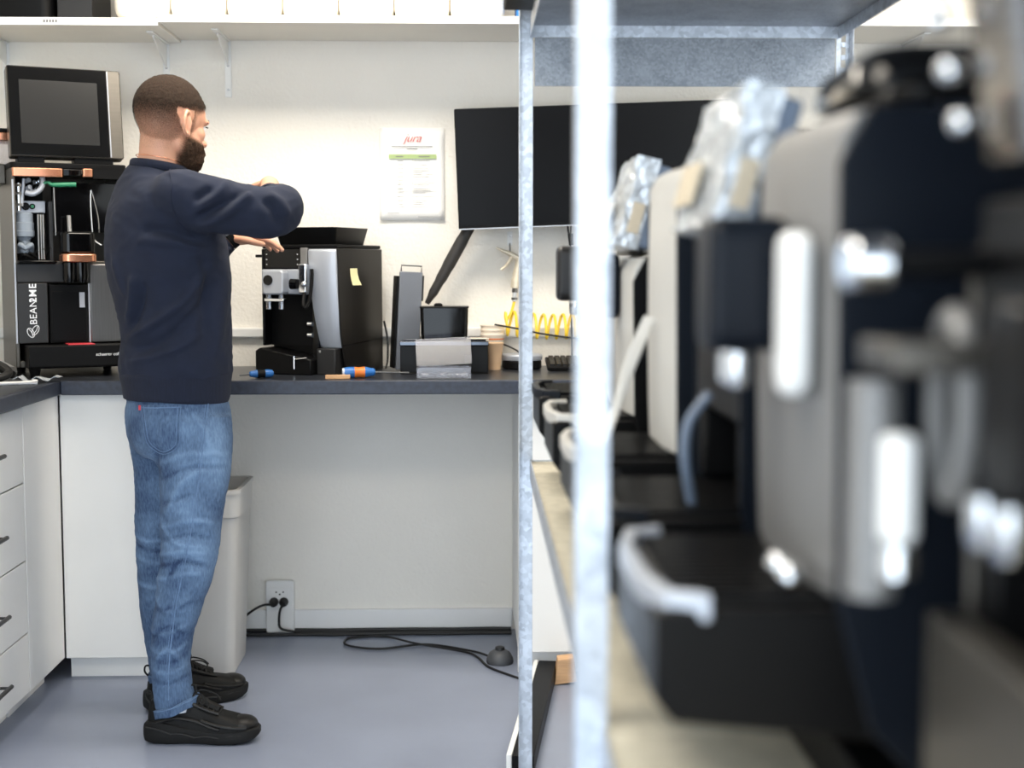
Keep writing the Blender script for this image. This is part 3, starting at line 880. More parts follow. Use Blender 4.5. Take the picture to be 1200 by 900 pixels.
# ------------------------------------------------------------------ under the worktop
t = thing('power_outlet', 'white double wall outlet low under the worktop', 'outlet', (-.655, YB, 0))
MB().prism(rrect(.098, .185, .008, cy=.093), 'y', -.030, -.0145).build('housing', WHITEP, t, bevel=.003)
MB().prism(rrect(.08, .08, .006, cy=.122), 'y', -.033, -.0302).build('face_plate', WHITEP, t, bevel=.001)
m = MB()
for dx, dz in ((-.012, .146), (.012, .146), (0, .138)):
    m.cyl((dx, -.0332, dz), (dx, -.0345, dz), .003, n=10)
m.build('socket_holes', BLKM, t)
for i, (dx, lb) in enumerate(((-.020, 'left'), (.014, 'right'))):
    pl = thing('power_plug', 'black mains plug in the %s socket of the outlet' % lb, 'plug', (-.655 + dx, YB - .0345, .112))
    MB().tube([(0, 0, 0), (0, -.012, 0), (0, -.03, -.004)], [.016, .016, .009], 14).build('body', RUBBER, pl)
    if i == 0:
        path = [(0, -.028, -.004), (-.03, -.045, .0), (-.07, -.05, -.02), (-.115, -.05, -.06), (-.14, -.05, -.095), (-.17, -.05, -.107)]
    else:
        path = [(0, -.028, -.004), (-.008, -.042, -.02), (-.012, -.045, -.055), (-.006, -.045, -.082), (.03, -.030, -.096), (.09, -.015, -.107), (.40, -.015, -.1068), (.6, -.015, -.1068), (.79, -.015, -.107)]
    MB().tube(smooth_path(path, 8), .0042, 8).build('cord', RUBBER, pl)
for lb, y0, r_ in (('thick black cable lying along the baseboard', 4.846, .0075), ('second black cable lying before the thick one at the baseboard', 4.797, .0052)):
    pts = [(-.90, y0, r_), (-.607, y0 + .002, r_), (-.458, y0 - .004, r_), (-.264, y0 + .002, r_), (-.066, y0 - .002, r_), (.053, y0 + .002, r_), (.15, y0, r_)]
    tag(MB().tube(smooth_path(pts, 8), r_, 8).build('cable', RUBBER), lb, 'cable')
lp_ = [(.063, 4.506), (.012, 4.575), (-.141, 4.661), (-.291, 4.613), (-.388, 4.644), (-.421, 4.695), (-.399, 4.755), (-.282, 4.765), (-.179, 4.644), (-.016, 4.569), (.03, 4.5), (.066, 4.385), (.15, 4.27), (.19, 4.22)]
pts = []
for i, (a, b_) in enumerate(lp_):
    pts.append((a, b_, .0045 + (.009 if i in (8,) else 0) + (.003 if i == 0 else 0)))
t = thing('foot_switch', 'round grey foot switch with a looped black cord on the floor', 'switch', (.101, 4.45, 0))
MB().lathe([(.042, 0), (.044, .006), (.042, .018), (.034, .034), (.02, .043)], n=30).build('dome', M('foot_switch_grey', (74, 76, 80), .5, var=.08), t, ang=60)
MB().lathe([(.016, .0435), (.015, .052), (.008, .055)], n=20).build('button', DGREY, t)
MB().tube([(a - .101, b_ - 4.45, c) for a, b_, c in smooth_path(pts, 8)], .0038, 8).build('cord', RUBBER, t)
t = thing('waste_bin', 'tall pale grey waste bin under the worktop behind the person', 'bin', (-.83, 4.46, 0))
m = MB()
def bring(w_, d_, z_, s=0):
    return [(p[0] + s, p[1], z_) for p in rrect(w_, d_, .03, 5)]
m.ring_loft([bring(.19, .26, .0), bring(.196, .265, .01), bring(.236, .30, .50), bring(.246, .31, .502), bring(.250, .315, .58), bring(.236, .30, .58), bring(.225, .29, .50), bring(.19, .25, .015)])
m.build('body', BINP, t, bevel=.002, ang=40)
m = MB()
m.ring_loft([bring(.256, .32, .575), bring(.256, .32, .588), bring(.228, .292, .588), bring(.228, .292, .575)], closed=True, cap=False)
m.build('rim', BINP, t, ang=30)
# things on the floor by the rack
t = thing('machine_panel', 'black flat panel with white edges lying on the floor by the rack', 'panel', (.195, 3.90, 0), R(-7.4))
MB().box(-.028, .028, -.46, .40, .002, .05).build('panel', BLKM, t, bevel=.003)
MB().box(-.042, -.0285, -.46, .40, 0, .052).build('white_edge', WHITEP, t, bevel=.002)
t = tag(MB().prism([(0, 0), (.07, .01), (.06, .085), (.01, .08)], 'y', 0, .05).build('wood_block', WOOD, bevel=.002), 'small brown wooden block on the floor before the right cabinet', 'block')
t.location = (.262, 4.20, 0)
# ------------------------------------------------------------------ the person
PR = Vector((-.80, 3.87, 0))
person = thing('person', 'person in navy sweatshirt, blue jeans and black sneakers working at the counter', 'person', PR)

def skin_material():
    m = M('skin', (214, 160, 132), .5, var=.06, vscale=14, bump=.08, bscale=220)
    b = m.node_tree.nodes['Principled BSDF']
    setin(b, 'Subsurface Weight', .12)
    setin(b, 'Subsurface Radius', (.02, .008, .005))
    setin(b, 'Subsurface Scale', .35)
    return m
SKIN = skin_material()

def denim():
    m = bpy.data.materials.new('denim')
    m.use_nodes = True
    nt = m.node_tree
    b = nt.nodes['Principled BSDF']
    tc = nt.nodes.new('ShaderNodeTexCoord')
    n = nt.nodes.new('ShaderNodeTexNoise')
    n.inputs['Scale'].default_value = 9
    n.inputs['Detail'].default_value = 8
    n.inputs['Roughness'].default_value = .65
    nt.links.new(tc.outputs['Object'], n.inputs['Vector'])
    mp = nt.nodes.new('ShaderNodeMapping')
    mp.inputs['Scale'].default_value = (260, 260, 60)
    nt.links.new(tc.outputs['Object'], mp.inputs['Vector'])
    n2 = nt.nodes.new('ShaderNodeTexNoise')
    n2.inputs['Scale'].default_value = 1
    nt.links.new(mp.outputs['Vector'], n2.inputs['Vector'])
    ad = nt.nodes.new('ShaderNodeMath')
    ad.operation = 'MULTIPLY_ADD'
    ad.inputs[1].default_value = .45
    nt.links.new(n2.outputs['Fac'], ad.inputs[0])
    m3 = nt.nodes.new('ShaderNodeMath')
    m3.operation = 'MULTIPLY'
    m3.inputs[1].default_value = .6
    nt.links.new(n.outputs['Fac'], m3.inputs[0])
    nt.links.new(m3.outputs[0], ad.inputs[2])
    at = nt.nodes.new('ShaderNodeAttribute')
    at.attribute_name = 'wear_and_light'
    a2 = nt.nodes.new('ShaderNodeMath')
    a2.operation = 'MULTIPLY_ADD'
    a2.inputs[1].default_value = .5
    nt.links.new(at.outputs['Fac'], a2.inputs[0])
    nt.links.new(ad.outputs[0], a2.inputs[2])
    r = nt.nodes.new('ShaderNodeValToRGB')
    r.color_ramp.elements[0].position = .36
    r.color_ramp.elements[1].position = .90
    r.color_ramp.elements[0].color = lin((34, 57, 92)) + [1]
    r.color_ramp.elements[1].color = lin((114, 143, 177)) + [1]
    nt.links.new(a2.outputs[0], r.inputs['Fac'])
    nt.links.new(r.outputs['Color'], b.inputs['Base Color'])
    b.inputs['Roughness'].default_value = .85
    bp = nt.nodes.new('ShaderNodeBump')
    bp.inputs['Strength'].default_value = .3
    bp.inputs['Distance'].default_value = .002
    nt.links.new(n2.outputs['Fac'], bp.inputs['Height'])
    nt.links.new(bp.outputs['Normal'], b.inputs['Normal'])
    return m
DENIM = denim()
DENIML = M('denim_seam', (98, 124, 158), .85, var=.15, vscale=60)
NAVY = M('navy_fleece', (18, 27, 48), .92, var=.12, vscale=18, bump=.35, bscale=420, bdist=.001)
NAVYR = M('navy_rib_knit', (17, 25, 45), .92, var=.2, vscale=220, stretch=(1, 1, .03), bump=.5, bscale=260)
SHOE = M('shoe_black', (17, 17, 17), .6, spec=.25, var=.2, vscale=30, bump=.25, bscale=260)
SHOEL = M('shoe_leather_black', (24, 23, 22), .42, spec=.3, var=.2, vscale=22, bump=.2, bscale=200)
SOLE = M('shoe_sole_black', (25, 25, 25), .65, spec=.25, var=.15, vscale=20)
LACE = M('shoe_lace', (16, 16, 16), .8, var=.2)
SOCK = M('white_sock', (228, 230, 236), .9, var=.05, bump=.3, bscale=300)

def eloft(m, secs, n=28, round_ends=True):
    """loft of ellipses: (centre, half size along a, half size across, direction a)"""
    P = [Vector(s[0]) for s in secs]
    rings = []
    N = len(secs)
    for i, s in enumerate(secs):
        t_ = (P[min(i + 1, N - 1)] - P[max(i - 1, 0)]).normalized()
        a = Vector(s[3])
        a = (a - t_ * a.dot(t_)).normalized()
        b_ = t_.cross(a).normalized()
        def ring(scale, off):
            return [P[i] + t_ * off + (a * math.cos(2 * PI * j / n) * s[1] + b_ * math.sin(2 * PI * j / n) * s[2]) * scale for j in range(n)]
        if round_ends and i == 0:
            q = min(s[1], s[2])
            rings += [ring(.45, -q * .55), ring(.8, -q * .35)]
        rings.append(ring(1, 0))
        if round_ends and i == N - 1:
            q = min(s[1], s[2])
            rings += [ring(.8, q * .35), ring(.45, q * .55)]
    m.ring_loft(rings)

def fillsecs(secs, k=3):
    """smooth interpolation between ellipse sections"""
    arr = [np.array(list(s[0]) + [s[1], s[2]] + list(s[3]), float) for s in secs]
    out = []
    for i in range(len(arr) - 1):
        p0, p1, p2, p3 = arr[max(i - 1, 0)], arr[i], arr[i + 1], arr[min(i + 2, len(arr) - 1)]
        for q in range(k):
            t_ = q / k
            out.append(.5 * ((2 * p1) + (p2 - p0) * t_ + (2 * p0 - 5 * p1 + 4 * p2 - p3) * t_ ** 2 + (3 * p1 - p0 - 3 * p2 + p3) * t_ ** 3))
    out.append(arr[-1])
    return [(tuple(a[:3]), max(a[3], .004), max(a[4], .004), tuple(a[5:8])) for a in out]

def remeshed(m, voxel, smooth_it):
    """fuse overlapping closed shapes into one continuous surface"""
    me = m.mesh('tmp')
    o = bpy.data.objects.new('tmp', me)
    COL.objects.link(o)
    md = o.modifiers.new('r', 'REMESH')
    md.mode = 'VOXEL'
    md.voxel_size = voxel
    sm = o.modifiers.new('s', 'SMOOTH')
    sm.factor = .5
    sm.iterations = smooth_it
    dg = bpy.context.evaluated_depsgraph_get()
    out = bpy.data.meshes.new_from_object(o.evaluated_get(dg))
    bpy.data.objects.remove(o)
    return out

def get_co(me):
    a = np.empty(len(me.vertices) * 3, 'f')
    me.vertices.foreach_get('co', a)
    n = np.empty(len(me.vertices) * 3, 'f')
    me.vertices.foreach_get('normal', n)
    return a.reshape(-1, 3).astype(float), n.reshape(-1, 3).astype(float)

def set_co(me, a):
    me.vertices.foreach_set('co', a.astype('f').ravel())
    me.update()

def seg_dist(P, poly):
    """distance in the xz plane to a polyline, and the fraction along it"""
    best = np.full(len(P), 9.)
    fr = np.zeros(len(P))
    n = len(poly) - 1
    for i in range(n):
        a = np.array(poly[i])
        d = np.array(poly[i + 1]) - a
        t_ = np.clip(((P - a) @ d) / (d @ d), 0, 1)
        dd = np.linalg.norm(P - a - t_[:, None] * d, axis=1)
        k = dd < best
        best[k] = dd[k]
        fr[k] = (i + t_[k]) / n
    return best, fr

def apply_folds(me, folds, noise_amp, freq, ylim=None):
    co, no = get_co(me)
    disp = np.zeros(len(co))
    wear_and_light = np.zeros(len(co))
    front = np.clip(-no[:, 1] * 1.6 + .35, 0, 1)
    for amp, wd, poly in folds:
        d, fr = seg_dist(co[:, [0, 2]], smooth2(poly))
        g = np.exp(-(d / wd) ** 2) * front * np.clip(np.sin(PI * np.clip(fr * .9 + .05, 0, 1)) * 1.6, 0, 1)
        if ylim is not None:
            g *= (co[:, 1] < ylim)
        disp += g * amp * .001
        wear_and_light += g * np.sign(amp) * .28  # ridges paler, fold valleys darker in the denim colour
    nz = np.array([noise.noise(Vector((c[0] * freq[0], c[1] * freq[1], c[2] * freq[2]))) for c in co])
    n2 = np.array([abs(noise.noise(Vector((c[0] * freq[0] * 2.1 + c[2] * 6, c[1] * freq[1] * 2.1, c[2] * freq[2] * 2.6)))) for c in co])
    disp += noise_amp * nz - noise_amp * .9 * n2
    set_co(me, co + no * disp[:, None])
    return wear_and_light + nz * .3

def smooth2(poly):
    return [(p.x, p.y) for p in smooth_path([(a, b_, 0) for a, b_ in poly], 5)]

def person_part(name, me, mat, parent=None, ang=180):
    co, _ = get_co(me)
    set_co(me, co - np.array(PR))
    me.materials.clear()
    return link_mesh(name, me, mat, parent or person, ang=ang)

def mbpart(name, m, mat, parent=None, bevel=0, ang=60):
    m.v = [v - PR for v in m.v]
    return m.build(name, mat, parent or person, bevel=bevel, ang=ang)

phi = R(28)
TF = Vector((math.cos(phi), math.sin(phi), 0))       # torso forward
TR = Vector((math.sin(phi), -math.cos(phi), 0))      # torso right (towards the camera)

# joints
SHR, ELR, WRR = Vector((-.755, 3.715, 1.455)), Vector((-.510, 3.715, 1.418)), Vector((-.552, 3.985, 1.502))
SHL, ELL, WRL = Vector((-.925, 4.020, 1.455)), Vector((-.835, 4.155, 1.240)), Vector((-.705, 4.185, 1.352))

# ---- sweatshirt
m = MB()
def TC(x, z, dy=0):
    return (x, 3.875 + dy, z)
tors = [(TC(-.800, .960), .162, .138, TR), (TC(-.800, .985), .172, .150, TR), (TC(-.798, 1.02), .178, .153, TR), (TC(-.796, 1.10), .176, .147, TR),
        (TC(-.806, 1.20), .188, .156, TR), (TC(-.818, 1.30), .200, .163, TR), (TC(-.828, 1.39), .203, .152, TR), (TC(-.836, 1.455), .198, .130, TR),
        (TC(-.840, 1.495), .165, .104, TR), (TC(-.838, 1.522), .110, .084, TR), (TC(-.834, 1.540), .076, .070, TR)]
eloft(m, fillsecs(tors, 4), 40, round_ends=False)
U = Vector((0, 0, 1))
armr = [(SHR + Vector((-.035, .075, -.01)), .060, .060, U), (SHR + Vector((.0, .012, .0)), .076, .070, U), (SHR + (ELR - SHR) * .3 + Vector((0, 0, -.006)), .076, .068, U), (SHR + (ELR - SHR) * .7 + Vector((0, 0, -.006)), .070, .064, U),
        (ELR + Vector((-.01, .0, -.004)), .070, .064, U), (ELR + Vector((.022, .045, .010)), .066, .060, U), (ELR + (WRR - ELR) * .34 + Vector((.010, 0, -.002)), .056, .055, U), (ELR + (WRR - ELR) * .42 + Vector((.004, 0, 0)), .047, .046, U)]
eloft(m, fillsecs(armr, 4), 28)
arml = [(SHL + Vector((.03, -.04, .01)), .075, .075, TR), (SHL, .078, .072, TR), (SHL + (ELL - SHL) * .5, .066, .064, TR), (ELL, .060, .060, TR), (ELL + Vector((.04, .01, .025)), .056, .056, TR), (ELL + (WRL - ELL) * .6, .050, .050, TR), (ELL + (WRL - ELL) * .88, .042, .040, TR)]
eloft(m, fillsecs(arml, 4), 28)
me = remeshed(m, .0065, 20)
SWEAT_FOLDS = [
    (15.3, 0.012, [(-0.902, 1.083), (-0.827, 1.123), (-0.737, 1.191), (-0.677, 1.276)]),
    (-13.6, 0.012, [(-0.896, 1.051), (-0.795, 1.085), (-0.704, 1.164), (-0.665, 1.235)]),
    (10.2, 0.01, [(-0.897, 1.022), (-0.784, 1.051), (-0.694, 1.101)]),
    (13.6, 0.012, [(-0.869, 1.253), (-0.877, 1.191), (-0.899, 1.128)]),
    (-11.9, 0.01, [(-0.843, 1.235), (-0.853, 1.179), (-0.890, 1.112)]),
    (-15.3, 0.011, [(-0.840, 1.374), (-0.767, 1.365), (-0.707, 1.340)]),
    (13.6, 0.012, [(-0.856, 1.345), (-0.767, 1.338), (-0.690, 1.320)]),
    (13.6, 0.012, [(-0.707, 1.374), (-0.626, 1.405), (-0.572, 1.445), (-0.554, 1.463)]),
    (-13.6, 0.01, [(-0.693, 1.396), (-0.630, 1.430), (-0.587, 1.463)]),
    (13.6, 0.011, [(-0.697, 1.418), (-0.638, 1.458), (-0.616, 1.492)]),
    (-11.9, 0.01, [(-0.696, 1.445), (-0.654, 1.476)]),
    (10.2, 0.01, [(-0.514, 1.463), (-0.476, 1.436), (-0.465, 1.401)]),
    (-10.2, 0.01, [(-0.527, 1.447), (-0.499, 1.421), (-0.492, 1.387)]),
    (-11.9, 0.012, [(-0.690, 1.303), (-0.683, 1.213), (-0.699, 1.078)]),
    (11.9, 0.014, [(-0.641, 1.303), (-0.652, 1.190), (-0.673, 1.033)]),
    (8.5, 0.012, [(-0.935, 1.302), (-0.910, 1.235), (-0.893, 1.191)]),
]
apply_folds(me, SWEAT_FOLDS, .005, (9, 9, 13))
co_, _ = get_co(me)
SW_BVH = BVHTree.FromPolygons([tuple(c) for c in co_], [tuple(p.vertices) for p in me.polygons])
sweat = person_part('sweatshirt', me, NAVY)

def on_surface(bvh, poly, off=.0012, n=6, y0=3.2):
    out = []
    for (x, z) in [(p.x, p.y) for p in smooth_path([(a, b_, 0) for a, b_ in poly], n)]:
        h = bvh.ray_cast(Vector((x, y0, z)), Vector((0, 1, 0)))
        if h[0] is not None:
            out.append(h[0] + h[1] * off)
    return out

pts = on_surface(SW_BVH, [(-0.772, 1.525), (-0.757, 1.492), (-0.758, 1.448), (-0.746, 1.396), (-0.726, 1.365), (-0.709, 1.345)])
mbpart('shoulder_seam', MB().tube(pts, .0016, 6), NAVY, sweat)
# ribbed hem, collar, cuffs
m = MB()
hem = [(TC(-.797, .916), .158, .136, TR), (TC(-.797, .922), .164, .142, TR), (TC(-.798, .955), .167, .145, TR), (TC(-.799, .983), .172, .150, TR), (TC(-.799, .990), .168, .146, TR)]
eloft(m, fillsecs(hem, 3), 64, round_ends=False)
mbpart('hem_rib', m, NAVYR, sweat)
m = MB()
rings = []
for k in range(40):
    a = 2 * PI * k / 40
    d = TR * math.cos(a) * .074 + TF * math.sin(a) * .070
    c = Vector((-.833, 3.873, 1.540)) + d + Vector((0, 0, -.012 * math.sin(a)))
    nd = d.normalized()
    rings.append([c + nd * .008 * math.cos(b_) + U * .013 * math.sin(b_) for b_ in [2 * PI * j / 10 for j in range(10)]])
m.ring_loft(rings, cap=False, closed=True)
mbpart('collar_rib', m, NAVYR, sweat)
m = MB()
d = (WRR - ELR).normalized()
CR = ELR + (WRR - ELR) * .44
eloft(m, [(CR - d * .01, .044, .042, U), (CR + d * .005, .042, .040, U), (CR + d * .022, .040, .038, U), (CR + d * .026, .037, .035, U)], 28, False)
mbpart('cuff_rib', m, NAVYR, sweat)
m = MB()
d = (WRL - ELL).normalized()
eloft(m, [(WRL - d * .030, .042, .040, TR), (WRL - d * .018, .039, .037, TR), (WRL - d * .002, .037, .035, TR)], 28, False)
mbpart('cuff_rib', m, NAVYR, sweat)

# ---- jeans
m = MB()
pel = [(TC(-.797, .955), .150, .122, TR), (TC(-.797, .90), .160, .136, TR), (TC(-.794, .84), .166, .142, TR), (TC(-.792, .79), .162, .130, TR), (TC(-.793, .755), .14, .105, TR)]
eloft(m, fillsecs(pel, 4), 40, False)
FR = Vector((1, .1, 0))
FL = Vector((.9, .4, 0))
legr = [((-.752, 3.812, .86), .115, .085, FR), ((-.742, 3.800, .78), .106, .085, FR), ((-.738, 3.788, .70), .094, .080, FR), ((-.746, 3.775, .59), .083, .073, FR), ((-.752, 3.768, .50), .077, .070, FR),
        ((-.768, 3.764, .42), .069, .066, FR), ((-.790, 3.758, .33), .060, .060, FR), ((-.802, 3.748, .24), .054, .055, FR), ((-.799, 3.742, .16), .053, .054, FR), ((-.788, 3.738, .095), .055, .054, FR)]
legl = [((-.842, 3.940, .86), .110, .085, FL), ((-.846, 3.948, .78), .100, .082, FL), ((-.852, 3.960, .70), .088, .078, FL), ((-.864, 3.972, .59), .078, .072, FL), ((-.872, 3.982, .50), .073, .069, FL),
        ((-.876, 3.990, .42), .069, .066, FL), ((-.880, 3.998, .33), .063, .061, FL), ((-.878, 4.004, .24), .058, .056, FL), ((-.870, 4.008, .16), .055, .053, FL), ((-.864, 4.010, .105), .054, .052, FL)]
eloft(m, fillsecs(legr, 4), 32, False)
eloft(m, fillsecs(legl, 4), 32, False)
me = remeshed(m, .0055, 5)
JEAN_FOLDS = [
    (4.2, 0.0068, [(-0.864, 0.492), (-0.772, 0.521), (-0.695, 0.512)]), (-4.2, 0.00612, [(-0.855, 0.468), (-0.766, 0.493), (-0.700, 0.484)]),
    (4.2, 0.0068, [(-0.842, 0.438), (-0.759, 0.461), (-0.709, 0.460)]), (-3.5, 0.00612, [(-0.831, 0.545), (-0.741, 0.568), (-0.685, 0.553)]),
    (3.5, 0.0068, [(-0.830, 0.577), (-0.738, 0.605), (-0.675, 0.590)]), (-3.5, 0.0068, [(-0.824, 0.642), (-0.728, 0.676)]),
    (3.5, 0.00816, [(-0.831, 0.746), (-0.744, 0.780), (-0.654, 0.775)]), (-3.5, 0.0068, [(-0.818, 0.711), (-0.731, 0.746), (-0.645, 0.738)]),
    (2.4, 0.00544, [(-0.860, 0.258), (-0.793, 0.250), (-0.749, 0.273)]), (-2.4, 0.00544, [(-0.855, 0.234), (-0.794, 0.224), (-0.750, 0.245)]),
    (2.4, 0.00544, [(-0.852, 0.204), (-0.794, 0.196), (-0.748, 0.217)]), (-3.5, 0.00544, [(-0.848, 0.175), (-0.793, 0.168), (-0.746, 0.184)]),
    (3.5, 0.00612, [(-0.863, 0.305), (-0.799, 0.302), (-0.739, 0.330)]), (-2.8, 0.0068, [(-0.866, 0.359), (-0.791, 0.368), (-0.720, 0.386)]),
    (3.5, 0.00612, [(-0.940, 0.527), (-0.900, 0.508), (-0.851, 0.512)]), (-3.5, 0.00612, [(-0.940, 0.499), (-0.890, 0.478), (-0.837, 0.480)]),
    (3.5, 0.00612, [(-0.940, 0.466), (-0.890, 0.445), (-0.846, 0.447)]), (3.5, 0.0068, [(-0.935, 0.387), (-0.890, 0.373), (-0.852, 0.377)]),
    (-4.2, 0.00816, [(-0.814, 0.895), (-0.825, 0.803), (-0.832, 0.711)]), (3.5, 0.00816, [(-0.735, 0.895), (-0.702, 0.849), (-0.681, 0.780)]),
    (4, 0.006, [(-0.83, 0.62), (-0.78, 0.55), (-0.70, 0.53)]), (-4, 0.006, [(-0.80, 0.44), (-0.76, 0.50), (-0.69, 0.47)]),
    (4, 0.006, [(-0.84, 0.40), (-0.80, 0.36), (-0.74, 0.40)]), (-4, 0.005, [(-0.85, 0.28), (-0.80, 0.32), (-0.75, 0.29)]),
    (4, 0.007, [(-0.70, 0.74), (-0.76, 0.70), (-0.80, 0.62)]), (4, 0.006, [(-0.84, 0.22), (-0.80, 0.26), (-0.76, 0.22)]),
]
wear_and_light = apply_folds(me, JEAN_FOLDS, .0035, (10, 10, 16))
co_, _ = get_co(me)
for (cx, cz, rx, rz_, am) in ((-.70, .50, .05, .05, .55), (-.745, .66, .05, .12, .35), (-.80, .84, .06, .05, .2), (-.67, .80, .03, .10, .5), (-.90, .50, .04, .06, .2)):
    wear_and_light += am * np.exp(-((co_[:, 0] - cx) / rx) ** 2 - ((co_[:, 2] - cz) / rz_) ** 2)  # real fade plus light highlights on thigh and knee, put into the colour
at = me.attributes.new('wear_and_light', 'FLOAT', 'POINT')
at.data.foreach_set('value', wear_and_light.astype('f'))
JE_BVH = BVHTree.FromPolygons([tuple(c) for c in co_], [tuple(p.vertices) for p in me.polygons])
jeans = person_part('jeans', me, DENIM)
SEAM = [(-0.692, 0.914), (-0.698, 0.827), (-0.712, 0.712), (-0.730, 0.597), (-0.747, 0.505), (-0.773, 0.389), (-0.788, 0.295), (-0.797, 0.201), (-0.798, 0.125)]
mbpart('side_seam', MB().tube(on_surface(JE_BVH, SEAM, .0004), .0018, 6), DENIML, jeans)
mbpart('side_seam', MB().tube(on_surface(JE_BVH, [(x - .006, z) for x, z in SEAM], .0002), .0008, 6), DENIML, jeans)
# back pocket as a raised patch
def patch(bvh, corners, nu, nv, off):
    """bilinear patch TL TR BR BL in xz, lifted off the surface"""
    tl, tr, br, bl = [np.array(c) for c in corners]
    vs_, ok = [], True
    for j in range(nv + 1):
        for i in range(nu + 1):
            u_, v_ = i / nu, j / nv
            p = tl * (1 - u_) * (1 - v_) + tr * u_ * (1 - v_) + br * u_ * v_ + bl * (1 - u_) * v_
            p = p - np.array((0, .024 * (1 - abs(2 * u_ - 1)) * v_))
            h = bvh.ray_cast(Vector((p[0], 3.2, p[1])), Vector((0, 1, 0)))
            e = 0 if (i in (0, nu) or j == nv) else off
            vs_.append(h[0] + h[1] * e if h[0] is not None else Vector((p[0], 3.75, p[1])))
    fs_ = [(j * (nu + 1) + i, j * (nu + 1) + i + 1, (j + 1) * (nu + 1) + i + 1, (j + 1) * (nu + 1) + i) for j in range(nv) for i in range(nu)]
    return vs_, fs_
m = MB()
m.add(*patch(JE_BVH, [(-.868, .908), (-.757, .912), (-.764, .800), (-.848, .802)], 12, 12, .003))
pk = mbpart('back_pocket', m, DENIM, jeans, ang=180)
for e_ in ([(-.757, .906), (-.760, .86), (-.765, .803), (-.806, .780), (-.847, .805), (-.858, .855), (-.866, .905)], [(-.764, .906), (-.767, .86), (-.771, .808), (-.806, .787), (-.841, .810), (-.851, .855), (-.859, .905)]):
    mbpart('pocket_stitch', MB().tube(on_surface(JE_BVH, e_, .003, 5), .0012, 6), DENIML, pk)
mbpart('pocket_hem', MB().tube(on_surface(JE_BVH, [(-.866, .900), (-.812, .903), (-.758, .905)], .003, 6), .0016, 6), DENIML, pk)
c = on_surface(JE_BVH, [(-.872, .900), (-.8725, .899)], .002)[0]
mbpart('red_tab', MB().obox(c, (.006, .002, .013)), RED, jeans)
# turn-up hems
for (cx, cy, z0, tilt, nm) in ((-.788, 3.738, .100, .020, 1), (-.864, 4.010, .110, .012, 0)):
    m = MB()
    rings = []
    for z_, r_ in ((-.014, .053), (-.016, .058), (.006, .060), (.010, .056)):
        rings.append([(cx + (r_ + .001) * math.cos(a), cy + r_ * math.sin(a), z0 + z_ + tilt * math.cos(a) + .002 * math.sin(5 * a)) for a in [2 * PI * k / 32 for k in range(32)]])
    m.ring_loft(rings, cap=False)
    mbpart('leg_hem', m, DENIM, jeans)
    m = MB()
    m.tube([(cx + .0605 * math.cos(a), cy + .0598 * math.sin(a), z0 + .005 + tilt * math.cos(a)) for a in [2 * PI * k / 32 for k in range(33)]], .0012, 6)
    mbpart('hem_stitch', m, DENIML, jeans)

